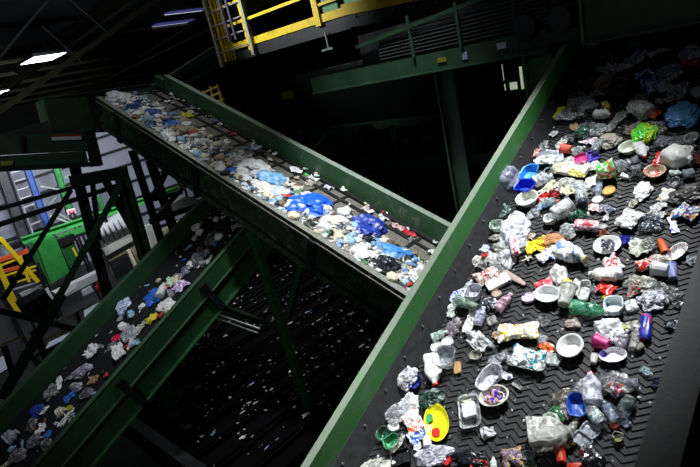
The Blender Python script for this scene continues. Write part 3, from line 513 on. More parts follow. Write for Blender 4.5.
('pouch', -2.265, 2.444, 0.012, 0.76, 0.2, 0.154, 'p:#d8d4cc:#c02420:#e8e8e4:18', 'snack_packet', 'packet', 'red and white speckled packet above the long white box', {}, 165),
('box', -2.149, 2.408, 0.012, 0.82, 0.199, 0.113, 's:#f0f0ee:.4', 'white_box', 'box', 'long flat white box left of the dark middle area', {}, 166),
('twig2', -2.046, 2.479, 0.012, -0.44, 0.282, 0.052, 's:#b89c94:.5', 'wooden_bar', 'bar', 'thin pinkish brown bar right of the long white box', {}, 167),
('bottle', -2.381, 2.317, 0.012, 1.55, 0.134, 0.061, 'c:#d8dce0:.9', 'plastic_bottle', 'bottle', 'small whitish bottle above the blue and white packet', {}, 168),
('pouch', -2.437, 2.206, 0.012, 0.52, 0.132, 0.115, 'p:#d8e0f0:#3858d0:#ffffff:8', 'snack_packet', 'packet', 'blue and white crumpled packet near the rail', {}, 169),
('tub', -2.288, 2.249, 0.012, 0.18, 0.139, 0.147, 'c:#d4d4e0:.9', 'plastic_tub', 'tub', 'pale lilac clear tub right of the blue and white packet', {}, 170),
('bag', -2.129, 2.186, 0.012, 0.89, 0.115, 0.128, 'p:#1a1c24:#24262e:#d8dce8:8', 'black_packet', 'packet', 'glossy black packet with white stripe', {}, 171),
('lid', -2.115, 2.293, 0.012, 0.89, 0.079, 0.087, 's:#c0a898:.5', 'plastic_lid', 'lid', 'small beige lid right of the glossy black packet', {}, 172),
('bottle', -2.003, 2.217, 0.012, 1.33, 0.176, 0.085, 'c:#d8a8bc:.9', 'plastic_bottle', 'bottle', 'pink translucent oblong bottle', {'cap': '#e8c8d0'}, 173),
('lid', -1.848, 2.302, 0.012, 0.08, 0.11, 0.096, 'p:#e0c8e4:#f4e8f8:#a060b0:5', 'round_lid', 'lid', 'lilac round lid alone on the bare chevrons', {}, 174),
('cup', -2.286, 2.12, 0.012, 2.97, 0.212, 0.1, 'c:#88a490:.85', 'plastic_cup', 'cup', 'greenish clear cup below the blue and white packet', {}, 175),
('bottle', -2.136, 2.05, 0.012, 1.7, 0.165, 0.087, 'c:#c4c4dc:.9', 'plastic_bottle', 'bottle', 'pale lilac clear bottle right of the greenish cup', {}, 176),
('box', -2.04, 2.039, 0.012, 0.66, 0.075, 0.08, 'c:#a8a49c:.85', 'clear_box', 'box', 'small taupe clear box right of the pale lilac bottle', {}, 177),
('film', -2.415, 2.058, 0.012, 1.65, 0.157, 0.078, 's:#d8dcd8:.45', 'crumpled_paper', 'paper', 'white twisted paper near the rail left of the greenish cup', {}, 178),
('bag', -2.319, 1.904, 0.012, 1.64, 0.157, 0.112, 'c:#988c98:.8', 'plastic_bag', 'bag', 'mauve grey clear bag below the white twisted paper', {}, 179),
('bottle', -2.388, 1.804, 0.012, 0.78, 0.142, 0.073, 'c:#c8e4d4:.9', 'plastic_bottle', 'bottle', 'pale mint bottle closest to the rail above the two white lids', {}, 180),
('film', -2.209, 2.0, 0.012, 1.79, 0.203, 0.086, 's:#e8e8e0:.45', 'paper_strip', 'paper', 'white bent strip below the greenish cup', {}, 181),
('film', -2.06, 1.832, 0.012, -0.58, 0.24, 0.113, 'c:#dfe2e2:.9', 'plastic_film', 'film', 'wide whitish film sheet below the white bent strip', {}, 182),
('lid', -2.308, 1.768, 0.012, 0.45, 0.097, 0.098, 's:#ececec:.4', 'white_lid', 'lid', 'upper right of the two small white round lids', {}, 183),
('lid', -2.376, 1.702, 0.012, 0.45, 0.098, 0.098, 's:#ececec:.4', 'white_lid', 'lid', 'lower left of the two small white round lids', {}, 184),
('tub', -2.226, 1.61, 0.012, 1.72, 0.184, 0.171, 'c:#b0b4bc:.75', 'plastic_tub', 'tub', 'clear crumpled tub below the two white lids', {}, 185),
('jug', -2.274, 1.49, 0.012, -0.95, 0.272, 0.124, 's:#f4f4f2:.35', 'plastic_jug', 'jug', 'white jug with bright red cap near the lower left', {'cap': '#e82020'}, 186),
('box', -2.123, 1.58, 0.012, 2.11, 0.106, 0.053, 's:#c09864:.6', 'cardboard_piece', 'cardboard', 'small tan cardboard piece right of the clear crumpled tub', {}, 187),
('bag', -2.48, 1.376, 0.012, 1.56, 0.186, 0.19, 'c:#d8dadc:.9', 'white_bag', 'bag', 'white clear bag beside the skirt, joined by dark blue tub', {}, 188),
('tub', -2.372, 1.361, 0.012, 1.75, 0.113, 0.088, 's:#1c2484:.4', 'plastic_tub', 'tub', 'dark blue tub at the right of the skirt side white bag', {}, 189),
('bag', -2.19, 1.273, 0.012, 0.59, 0.189, 0.151, 'c:#0c3c2c:.85', 'green_bag', 'bag', 'dark bottle green crumpled bag above the yellow lid', {}, 190),
('bowl', -2.028, 1.707, 0.012, 0.26, 0.1, 0.078, 'c:#a8a494:.85', 'plastic_bowl', 'bowl', 'small clear bowl under the wide whitish film sheet', {}, 191),
('film', -1.852, 1.733, 0.012, 1.01, 0.154, 0.086, 'c:#c0c4c8:.8', 'plastic_film', 'film', 'clear crumpled film left of the white and teal bag', {}, 192),
('tub', -1.831, 1.549, 0.012, 1.34, 0.23, 0.133, 'c:#e4e4ea:.95', 'oval_tub', 'tub', 'pale oval tub standing slanted in lower middle', {}, 193),
('film', -1.76, 1.607, 0.012, 0.29, 0.103, 0.063, 'p:#dce0f0:#ffffff:#2c2c60:12', 'snack_wrapper', 'wrapper', 'blue and white torn wrapper right of the pale oval tub', {}, 194),
('film', -1.654, 1.566, 0.012, -0.34, 0.072, 0.021, 's:#d0d0d0:.5', 'paper_scrap', 'paper', 'thin white sliver on the bare belt', {}, 195),
('bowl', -1.744, 1.429, 0.012, 0.6, 0.201, 0.153, 's:#dcdccc:.45', 'paper_bowl', 'bowl', 'cream paper bowl holding an orange and blue wrapper', {}, 196),
('film', -1.739, 1.436, 0.043, 0.81, 0.118, 0.092, 'p:#e8a080:#4038c0:#f0ece4:7', 'snack_wrapper', 'wrapper', 'orange and blue wrapper lying in the cream paper bowl', {}, 197),
('pouch', -1.792, 1.973, 0.012, 0.34, 0.297, 0.144, 'p:#ece8dc:#ffffff:#d8b830:10', 'printed_pouch', 'pouch', 'long white pouch speckled with yellow', {}, 198),
('film', -1.914, 1.915, 0.012, 0.14, 0.121, 0.088, 'p:#c89468:#d8d4cc:#a87850:8', 'torn_paper', 'paper', "tan torn paper under the speckled pouch's left end", {}, 199),
('bag', -1.615, 1.967, 0.012, 0.24, 0.081, 0.077, 'c:#b8bcbc:.8', 'plastic_bag', 'bag', "small clear bag at the speckled pouch's right end", {}, 200),
('film', -1.665, 2.111, 0.012, -0.53, 0.1, 0.068, 'c:#a4a8ac:.75', 'plastic_film', 'film', 'small triangular clear film above the speckled pouch', {}, 201),
('bag', -1.702, 2.547, 0.012, 0.4, 0.113, 0.23, 'c:#ccccc4:.9', 'plastic_bag', 'bag', 'whitish beige bag above the red topped bowl', {}, 202),
('bag', -1.631, 2.497, 0.012, 1.48, 0.078, 0.081, 's:#d8d83c:.5', 'yellow_film', 'film', 'yellow film showing right of the whitish beige bag', {}, 203),
('pouch', -1.77, 2.43, 0.012, 0.65, 0.129, 0.113, 'p:#d83040:#e84858:#f0d8d0:7', 'snack_packet', 'packet', 'red crumpled packet on top of the white bowl', {}, 204),
('bowl', -1.702, 2.334, 0.012, -0.04, 0.192, 0.156, 's:#ecf0f0:.35', 'plastic_bowl', 'bowl', 'white bowl under the red crumpled packet', {}, 205),
('cup', -1.562, 2.341, 0.012, 1.69, 0.181, 0.123, 'c:#c8c8c0:.92', 'plastic_cup', 'cup', 'large grey white cup right of the white bowl', {}, 206),
('tub', -1.465, 2.427, 0.012, 1.74, 0.185, 0.09, 'c:#dce0dc:.92', 'oval_tub', 'tub', 'whitish oval tub right of the large grey white cup', {}, 207),
('bag', -1.533, 2.445, 0.036, 0.17, 0.055, 0.172, 's:#c8c8bc:.5', 'paper_strip', 'paper', 'narrow cream strip between the grey white cup and oval tub', {}, 208),
('film', -1.414, 2.471, 0.012, 0.17, 0.06, 0.075, 'c:#b0b0b4:.8', 'plastic_film', 'film', 'small grey film right of the whitish oval tub', {}, 209),
('bottle', -1.374, 2.258, 0.012, 0.02, 0.254, 0.111, 'c:#38a070:.85', 'plastic_bottle', 'bottle', 'translucent green bottle lying below the grey white cup', {}, 210),
('bag', -1.457, 2.144, 0.012, -0.11, 0.103, 0.082, 's:#a89c90:.55', 'crumpled_paper', 'paper', 'taupe crumpled paper left below the green bottle', {}, 211),
('pouch', -1.331, 2.477, 0.012, -0.28, 0.12, 0.092, 'p:#e02820:#f03828:#f0f0ec:5', 'snack_packet', 'packet', 'bright red packet above the round blue and white tub', {}, 212),
('film', -1.302, 2.416, 0.012, 0.67, 0.064, 0.053, 's:#d0b828:.5', 'yellow_film', 'film', 'small yellow film between red packet and round tub', {}, 213),
('tub', -1.232, 2.324, 0.012, 0.2, 0.125, 0.147, 'p:#d4e0e4:#e4ecec:#305898:4', 'round_tub', 'tub', 'round white tub with dark blue stripe', {}, 214),
('box', -1.139, 2.368, 0.012, 0.57, 0.08, 0.085, 'c:#c4c8c8:.9', 'clear_box', 'box', 'small grey white square box right of the round tub', {}, 215),
('bag', -1.214, 2.13, 0.012, 0.58, 0.175, 0.201, 'c:#eceef0:.95', 'white_bag', 'bag', 'big bright white crumpled bag in the lower right', {}, 216),
('bag', -1.087, 2.209, 0.012, 0.22, 0.103, 0.073, 'c:#b4b4a8:.85', 'plastic_bag', 'bag', 'grey clear bag right of the big white bag', {}, 217),
('lid', -1.133, 2.188, 0.012, 0.23, 0.042, 0.049, 's:#d0cc30:.45', 'bottle_cap', 'cap', "small yellow cap at the big white bag's right edge", {}, 218),
('bottle', -1.048, 2.112, 0.012, 1.66, 0.185, 0.058, 'c:#aca8a4:.8', 'plastic_bottle', 'bottle', 'clear crushed bottle left of the blue can', {}, 219),
('bottle', -1.104, 2.074, 0.033, 1.49, 0.142, 0.061, 'c:#a8a0a8:.8', 'plastic_bottle', 'bottle', 'clear mauve bottle under the small yellow cap', {}, 220),
('can', -1.007, 2.202, 0.012, 1.74, 0.198, 0.069, 'p:#202c98:#2838b0:#c03040:7', 'drink_can', 'can', 'tall dark blue can with red and white marks', {}, 221),
('can', -1.011, 2.049, 0.012, 0.91, 0.056, 0.048, 's:#8c8878:.4', 'drink_can', 'can', 'small dull can end below the tall dark blue can', {}, 222),
('pouch', -1.656, 1.78, 0.012, 0.03, 0.237, 0.158, 'p:#eef0ee:#ffffff:#18a0b8:6', 'printed_bag', 'bag', 'white bag with teal and orange print', {}, 223),
('tray', -1.635, 1.727, 0.046, 0.04, 0.266, 0.085, 'c:#88908c:.8', 'plastic_tray', 'tray', 'grey clear tray under the white and teal bag', {}, 224),
('film', -1.564, 1.914, 0.012, -0.42, 0.127, 0.059, 'p:#e86428:#f07830:#ece4dc:9', 'snack_wrapper', 'wrapper', 'orange and white wrapper left of the white bowl with notch', {}, 225),
('box', -1.488, 1.826, 0.012, 0.06, 0.107, 0.085, 'c:#c8ccc8:.85', 'clear_box', 'box', 'clear box with white bottom under the orange and white wrapper', {}, 226),
('bowl', -1.4, 1.933, 0.012, 1.45, 0.187, 0.164, 's:#f0f0ee:.35', 'plastic_bowl', 'bowl', 'round white open bowl with notch, lower centre right', {}, 227),
('cup', -1.222, 2.012, 0.012, 2.95, 0.095, 0.097, 's:#d8408c:.4', 'plastic_cup', 'cup', 'pink cup under the big bright white bag', {}, 228),
('cup', -1.236, 1.888, 0.012, 1.72, 0.068, 0.054, 's:#d8d4cc:.4', 'coffee_cup', 'cup', 'tiny white cup with dark inside left of the purple printed plate', {'dark': '1'}, 229),
('plate', -1.136, 1.945, 0.012, 0.36, 0.164, 0.113, 'p:#f2f2f4:#ffffff:#6048b0:4', 'printed_plate', 'plate', 'white oval plate with purple prints', {}, 230),
('milkjug', -1.185, 1.677, 0.012, 1.95, 0.224, 0.115, 'c:#d4d4e0:.95', 'milk_jug', 'jug', 'upright lying milk jug with red cap', {'cap': '#c81820'}, 231),
('bottle', -1.252, 1.654, 0.042, 1.58, 0.097, 0.054, 'c:#a8acb4:.8', 'plastic_bottle', 'bottle', 'clear bottle tucked left of the red capped milk jug', {}, 232),
('bag', -1.072, 1.748, 0.012, -0.24, 0.17, 0.161, 'c:#85858a:.75', 'plastic_bag', 'bag', 'grey clear bag right of the red capped milk jug', {}, 233),
('pouch', -1.054, 1.722, 0.041, -0.43, 0.104, 0.077, 'p:#e0e4ec:#c85838:#3848a8:7', 'printed_pouch', 'pouch', 'white, blue and red packet on the grey clear bag', {}, 234),
('cup', -0.974, 1.769, 0.012, 0.3, 0.07, 0.082, 'c:#8c90a4:.75', 'plastic_cup', 'cup', 'clear cup right of the white, blue and red packet', {}, 235),
('film', -0.936, 1.895, 0.012, -0.17, 0.076, 0.048, 'c:#c4dce4:.9', 'plastic_film', 'film', 'pale blue film alone near the lower right guard', {}, 236),
('film', -0.86, 1.824, 0.012, 0.07, 0.056, 0.061, 's:#34304c:.5', 'plastic_film', 'film', 'dull purple film by the guard below the pale blue film', {}, 237),
('bag', -1.335, 1.578, 0.012, 0.65, 0.173, 0.084, 'c:#6c665c:.8', 'plastic_bag', 'bag', 'long brownish clear bag left of the blue tub', {}, 238),
('bag', -1.331, 1.456, 0.012, -0.25, 0.109, 0.091, 'c:#1c7840:.85', 'green_bag', 'bag', 'green crumpled bag above the milky jug', {}, 239),
('film', -1.287, 1.481, 0.03, -0.86, 0.142, 0.036, 'c:#bca8b4:.85', 'plastic_film', 'film', 'thin pinkish wrapper between green bag and blue tub', {}, 240),
('tub', -1.229, 1.532, 0.012, 1.95, 0.162, 0.11, 's:#2058b8:.4', 'plastic_tub', 'tub', 'rectangular blue tub below the red capped milk jug', {}, 241),
('bottle', -1.126, 1.516, 0.012, 2.49, 0.175, 0.078, 'c:#a8aeb0:.85', 'plastic_bottle', 'bottle', 'clear bottle with label right of the blue tub', {'cap': '#c8c4b0', 'label': '#b8c4c0'}, 242),
('bottle', -1.062, 1.573, 0.012, 2.39, 0.182, 0.065, 'c:#8c98b4:.8', 'plastic_bottle', 'bottle', 'clear bottle with blue cap, lower right', {'cap': '#4a6cc0'}, 243),
('bottle', -1.212, 1.432, 0.012, 1.34, 0.095, 0.041, 'c:#d0d0c0:.9', 'plastic_bottle', 'bottle', 'small whitish bottle between milky jug and twin trays', {}, 244),
('tray', -1.146, 1.347, 0.012, -0.39, 0.118, 0.079, 'c:#a8acb8:.9', 'twin_tray', 'tray', 'lower of the two joined pale trays', {}, 245),
('tray', -1.121, 1.415, 0.012, -0.41, 0.108, 0.079, 'c:#b4b8c4:.9', 'twin_tray', 'tray', 'upper of the two joined pale trays', {}, 246),
('jar', -0.97, 1.616, 0.012, 1.4, 0.121, 0.081, 'c:#6c7878:.8', 'glass_jar', 'jar', 'dark clear jar at the right, above the white label', {'cap': '#787c70'}, 247),
('film', -0.96, 1.531, 0.012, 0.13, 0.061, 0.057, 's:#a8acc0:.45', 'paper_label', 'label', 'small white label by the dark clear jar', {}, 248),
('lid', -1.005, 1.488, 0.012, 0.73, 0.05, 0.042, 's:#a83020:.4', 'bottle_cap', 'cap', 'dull red cap left of the small white label', {}, 249),
('ring', -0.97, 1.431, 0.012, 0.25, 0.067, 0.055, 's:#a8a89c:.4', 'jar_ring', 'ring', 'open pale ring below the dull red cap', {}, 250),
('lid', -0.961, 1.407, 0.023, 0.15, 0.046, 0.036, 's:#8c8840:.5', 'bottle_cap', 'cap', 'olive cap under the open pale ring', {}, 251),
('milkjug', -1.305, 1.299, 0.012, 0.44, 0.244, 0.197, 'c:#d8d8cc:.96', 'milk_jug', 'jug', 'biggest milky jug, squashed, at the bottom right', {}, 252),
('can', -1.204, 1.292, 0.012, 0.91, 0.064, 0.053, 's:#6c6438:.4', 'drink_can', 'can', "olive brown can under the milky jug's right end", {}, 253),
('cup', -1.219, 1.203, 0.012, 2.06, 0.089, 0.068, 's:#cc4020:.45', 'plastic_cup', 'cup', 'orange red cup below the milky jug', {}, 254),
('bag', -1.13, 1.176, 0.012, 0.38, 0.095, 0.052, 's:#d84020:.4', 'red_bag', 'bag', 'orange red bag on the bottom edge beside the foil', {}, 255),
('foil', -1.057, 1.258, 0.012, 0.27, 0.129, 0.106, 'f:#e0e2ea', 'foil_wad', 'foil', 'crumpled silver foil wad at the bottom edge', {}, 256),
('tub', -1.368, 1.087, 0.012, 0.74, 0.082, 0.054, 'c:#889080:.85', 'small_tub', 'tub', 'grey green tub at the bottom edge', {}, 257),
('tub', -1.394, 1.136, 0.012, 0.19, 0.083, 0.062, 'c:#889098:.85', 'small_tub', 'tub', 'grey clear tub above the grey green tub', {}, 258),
('pouch', -1.485, 1.091, 0.012, 0.55, 0.125, 0.119, 'p:#7c6460:#9880a0:#c8a840:7', 'printed_pouch', 'pouch', 'brown and purple printed pouch at the bottom edge', {}, 259),
('bottle', -1.577, 1.017, 0.012, 1.99, 0.081, 0.044, 's:#dcdcdc:.4', 'pill_bottle', 'bottle', 'tiny white bottle standing at the bottom edge', {}, 260),
('ring', -1.659, 0.976, 0.012, 0.38, 0.128, 0.07, 's:#c81820:.4', 'plastic_ring', 'ring', 'red plastic ring at the bottom edge', {}, 261),
('bag', -1.734, 0.993, 0.012, 0.37, 0.18, 0.097, 's:#15161a:.3', 'black_bag', 'bag', 'glossy black bag at the bottom left of the red ring', {}, 262),
('tray', -1.871, 1.284, 0.012, 2.13, 0.257, 0.152, 'c:#9ca0a0:.7', 'clear_clamshell', 'tray', 'clear rectangular tray with white insert', {}, 263),
('box', -1.864, 1.286, 0.048, 2.13, 0.113, 0.09, 's:#ececec:.45', 'white_carton', 'carton', 'white carton lying inside the clear rectangular tray', {}, 264),
('lid', -1.943, 1.368, 0.012, 0.31, 0.08, 0.07, 's:#ccd8b8:.45', 'plastic_lid', 'lid', "pale green lid at the clear tray's top edge", {}, 265),
('lid', -1.891, 1.409, 0.012, 0.31, 0.079, 0.077, 'c:#c8ccd8:.85', 'plastic_lid', 'lid', "clear lid at the clear tray's top right corner", {}, 266),
('film', -1.704, 1.19, 0.012, 0.72, 0.095, 0.084, 's:#d0d0d2:.45', 'crumpled_paper', 'paper', 'white crumpled paper alone right of the clear tray', {}, 267),
('plate', -2.058, 1.129, 0.012, 2.23, 0.284, 0.179, 'p:#f4ec20:#f8f028:#f4ec20:5', 'oval_lid', 'lid', 'bright yellow oval lid with green and red stickers', {'sticker': '1'}, 268),
('bag', -2.336, 1.184, 0.012, 1.55, 0.173, 0.15, 'c:#e4e4e8:.92', 'white_bag', 'bag', 'white crumpled bag left of the dark green bag', {}, 269),
('bag', -2.401, 1.078, 0.012, 1.34, 0.133, 0.136, 'c:#a4a6a8:.8', 'plastic_bag', 'bag', 'grey clear bag touching the skirt, left of a white bag', {}, 270),
('pouch', -2.228, 1.082, 0.012, -0.57, 0.197, 0.127, 'p:#e8e4e4:#ffffff:#e06838:8', 'printed_pouch', 'pouch', 'white pouch with orange red print left of the yellow lid', {}, 271),
('pouch', -2.153, 1.013, 0.012, 1.21, 0.147, 0.105, 'p:#c0d4f0:#1c50d8:#ffffff:6', 'printed_pouch', 'pouch', 'blue and white pouch left of the yellow lid', {}, 272),
('lid', -2.367, 0.996, 0.012, 0.34, 0.089, 0.077, 's:#f0f0f0:.35', 'white_lid', 'lid', 'single white round lid above the green clear tubs', {}, 273),
('tub', -2.388, 0.917, 0.012, 1.33, 0.111, 0.105, 'c:#1c6c4c:.75', 'green_tub', 'tub', 'dark green clear tub against the skirt', {}, 274),
('tub', -2.296, 0.888, 0.012, 0.8, 0.121, 0.104, 'c:#30a868:.8', 'green_tub', 'tub', 'bright green clear tub below the single white lid', {}, 275),
('film', -2.251, 0.89, 0.032, 1.43, 0.172, 0.041, 's:#b8b4a8:.55', 'paper_strip', 'paper', 'thin beige twisted strip right of the green tubs', {}, 276),
('tray', -2.188, 0.825, 0.012, 0.72, 0.155, 0.111, 's:#18181a:.35', 'black_tray', 'tray', 'black tray at the bottom below the green tubs', {}, 277),
('bag', -2.336, 0.707, 0.012, 0.46, 0.21, 0.085, 'c:#c8c8bc:.9', 'plastic_bag', 'bag', 'pale beige bag at the bottom edge by the skirt', {}, 278),
('film', -2.119, 0.932, 0.012, 1.0, 0.073, 0.054, 's:#ececec:.4', 'paper_scrap', 'paper', 'white scrap between beige strip and clear pouch', {}, 279),
('bag', -1.978, 0.92, 0.012, 0.5, 0.245, 0.131, 'c:#c8cad8:.85', 'plastic_bag', 'bag', 'clear bag with blue tint below the yellow lid', {}, 280),
('bottle', -2.062, 0.995, 0.012, 2.17, 0.102, 0.064, 's:#ececec:.4', 'plastic_bottle', 'bottle', 'white bottle neck rising from the clear bag below the yellow lid', {}, 281),
('lid', -1.87, 0.924, 0.012, 1.87, 0.072, 0.049, 's:#c81c24:.4', 'bottle_cap', 'cap', 'red cap at the bottom right of the clear bag', {}, 282),
]
ROWS_B = [
('bag', 4.934, 10.235, 0.0, -1.01, 0.458, 0.427, 's:#dcdce0:.5', 'white_bag', 'bag', 'white bag at the very head of the middle conveyor', {}, 1),
('bag', 4.982, 9.678, 0.0, -1.01, 0.346, 0.504, 's:#22366c:.4', 'blue_bag', 'bag', 'navy blue bag near the head of the middle conveyor', {}, 2),
('bag', 5.074, 9.143, 0.0, -0.14, 0.348, 0.363, 's:#2c4c90:.4', 'blue_bag', 'bag', 'dull blue bag right of the navy blue bag', {}, 3),
('bag', 5.101, 8.67, 0.0, 0.78, 0.48, 0.205, 's:#2c68c0:.4', 'blue_bag', 'bag', 'blue bag above the black film near the head', {}, 4),
('bag', 4.85, 8.674, 0.0, -0.81, 0.251, 0.393, 's:#141a34:.4', 'dark_bag', 'bag', 'dark navy bag left of the small blue bag', {}, 5),
('film', 4.825, 9.201, 0.0, -1.32, 0.236, 0.21, 's:#6cb0e0:.4', 'blue_film', 'film', 'light blue film beside the near edge close to the head', {}, 6),
('film', 5.643, 8.822, 0.0, 0.17, 0.219, 0.229, 's:#c8cc30:.5', 'yellow_film', 'film', 'yellow green film alone on the grid', {}, 7),
('bag', 5.162, 8.139, 0.0, -1.33, 0.354, 0.347, 's:#a89c84:.5', 'tan_bag', 'bag', 'tan bag edging the grid in the upper third', {}, 8),
('bag', 5.374, 8.486, 0.0, -0.59, 0.217, 0.326, 's:#8c8c84:.5', 'grey_bag', 'bag', 'grey bag just above the tan bag', {}, 9),
('bag', 4.807, 7.308, 0.0, -1.88, 0.574, 0.174, 's:#3c84d0:.4', 'blue_bag', 'bag', 'bright blue elongated bag near the edge in the upper third', {}, 10),
('bag', 4.851, 6.415, 0.0, -1.3, 0.262, 0.262, 's:#2c78d8:.4', 'blue_bag', 'bag', 'bright blue small bag at mid length near the edge', {}, 11),
('bag', 5.258, 6.325, 0.0, -1.31, 0.495, 0.432, 's:#dedede:.5', 'white_bag', 'bag', 'large white bag at mid length beside the light blue bag', {}, 12),
('bag', 5.217, 5.84, 0.0, -1.0, 0.461, 0.391, 's:#7cb4e0:.4', 'blue_bag', 'bag', 'light blue and white bag at mid length', {}, 13),
('bag', 4.936, 5.687, 0.0, -1.54, 0.4, 0.319, 's:#e0dcd4:.5', 'white_bag', 'bag', 'white bag right below the light blue bag', {}, 14),
('bag', 5.022, 5.424, 0.0, -0.34, 0.297, 0.347, 's:#b8ccdc:.5', 'white_bag', 'bag', 'pale blue white bag left of the vivid blue bag', {}, 15),
('film', 5.345, 5.418, 0.0, 0.14, 0.33, 0.21, 's:#6c5444:.6', 'brown_paper', 'paper', 'brown crumpled paper above the vivid blue bag', {}, 16),
('bag', 5.173, 4.851, 0.0, -0.67, 0.583, 0.582, 's:#1c62e8:.35', 'blue_bag', 'bag', 'vivid blue bag, the largest on the middle conveyor', {}, 17),
('film', 4.873, 4.228, 0.0, -0.16, 0.203, 0.131, 's:#b82c28:.5', 'red_film', 'film', 'red film amid white scraps below the vivid blue bag', {}, 18),
('bag', 5.154, 4.296, 0.0, -0.39, 0.384, 0.301, 's:#d8d8cc:.5', 'white_bag', 'bag', 'white bag between the vivid blue bag and the indigo one', {}, 19),
('bag', 5.447, 3.888, 0.0, -0.93, 0.529, 0.489, 's:#243c9c:.4', 'blue_bag', 'bag', 'indigo and blue bag right of the vivid blue bag', {}, 20),
('bag', 4.839, 3.559, 0.0, -2.06, 0.508, 0.237, 's:#e8e8e8:.45', 'white_bag', 'bag', 'white smooth bag close to the near edge in the lower third', {}, 21),
('bag', 5.212, 3.556, 0.0, -0.69, 0.232, 0.292, 's:#78a8d8:.4', 'blue_bag', 'bag', 'pale blue bag under the indigo bag', {}, 22),
('bag', 5.252, 3.182, 0.0, -1.34, 0.54, 0.28, 's:#3c8cd8:.4', 'blue_bag', 'bag', 'sky blue stretched bag in the lower third', {}, 23),
('bag', 4.903, 3.117, 0.0, -1.27, 0.366, 0.371, 's:#1a1c24:.35', 'black_bag', 'bag', 'black bag below the sky blue stretched bag', {}, 24),
('film', 4.827, 3.288, 0.0, -1.26, 0.218, 0.214, 's:#a8a494:.6', 'tan_paper', 'paper', 'beige crumpled paper left of the black bag', {}, 25),
('film', 4.812, 2.703, 0.0, -0.84, 0.337, 0.184, 's:#5c2420:.5', 'red_film', 'film', "dark red film at the low end by the wide belt's rail", {}, 26),
('film', 5.08, 2.953, 0.0, 0.21, 0.288, 0.176, 's:#ececec:.45', 'white_paper', 'paper', 'white torn paper above the dark red film', {}, 27),
('bag', 4.819, 2.814, 0.0, -1.25, 0.23, 0.199, 's:#c8c8c8:.5', 'white_bag', 'bag', 'grey white bag left of the dark red film', {}, 28),
('film', 5.845, 5.851, 0.0, -1.0, 0.21, 0.221, 's:#ececf0:.45', 'white_film', 'film', 'white film by the far rail at mid length', {}, 29),
('film', 5.898, 5.682, 0.0, -0.64, 0.104, 0.145, 's:#58c060:.5', 'green_film', 'film', 'small green film by the far rail at mid length', {}, 30),
('film', 5.873, 5.496, 0.0, -1.47, 0.198, 0.153, 's:#d8d8d8:.5', 'white_film', 'film', 'white film right of the small green film by the far rail', {}, 31),
('film', 5.876, 5.097, 0.0, -1.47, 0.228, 0.149, 's:#c8ccd0:.5', 'white_film', 'film', 'grey white film farther down the far rail', {}, 32),
('film', 5.865, 4.244, 0.0, -1.47, 0.208, 0.169, 's:#c8bcb4:.5', 'beige_paper', 'paper', 'beige paper by the far rail, lower third', {}, 33),
('film', 5.867, 3.928, 0.0, -1.47, 0.201, 0.166, 's:#dcdcdc:.5', 'white_film', 'film', 'white film left of the red one by the far rail', {}, 34),
('film', 5.864, 3.609, 0.0, -1.32, 0.204, 0.171, 's:#cca8a8:.5', 'pink_film', 'film', 'pinkish film by the far rail next to the red film', {}, 35),
('film', 5.861, 3.41, 0.0, -1.6, 0.216, 0.179, 's:#c02c2c:.5', 'red_film', 'film', 'red film by the far rail at its low end', {}, 36),
('film', 5.877, 7.048, 0.0, -0.61, 0.146, 0.212, 's:#e0e0e0:.5', 'white_film', 'film', "white film on the far rail's strip above mid length", {}, 37),
('film', 5.5, 8.121, 0.0, -0.6, 0.09, 0.18, 's:#f0f0f0:.5', 'white_film', 'film', 'small white piece on the grid right of the tan bag', {}, 38),
('film', 5.874, 7.619, 0.0, -0.05, 0.195, 0.151, 's:#a84838:.5', 'red_film', 'film', 'small rusty film by the far rail in the upper third', {}, 39),
('film', 5.784, 6.931, 0.0, 0.04, 0.223, 0.161, 's:#c8d8f0:.5', 'white_film', 'film', 'pale blue film by the far rail in the upper third', {}, 40),
('film', 5.511, 7.427, 0.0, -0.61, 0.123, 0.209, 's:#f0f0f0:.5', 'white_film', 'film', 'white piece on the grid below the small rusty film', {}, 41),
('film', 5.692, 5.399, 0.0, -1.0, 0.182, 0.166, 's:#b8b0a8:.5', 'beige_paper', 'paper', 'beige torn strip alone on the grid at mid length', {}, 42),
]
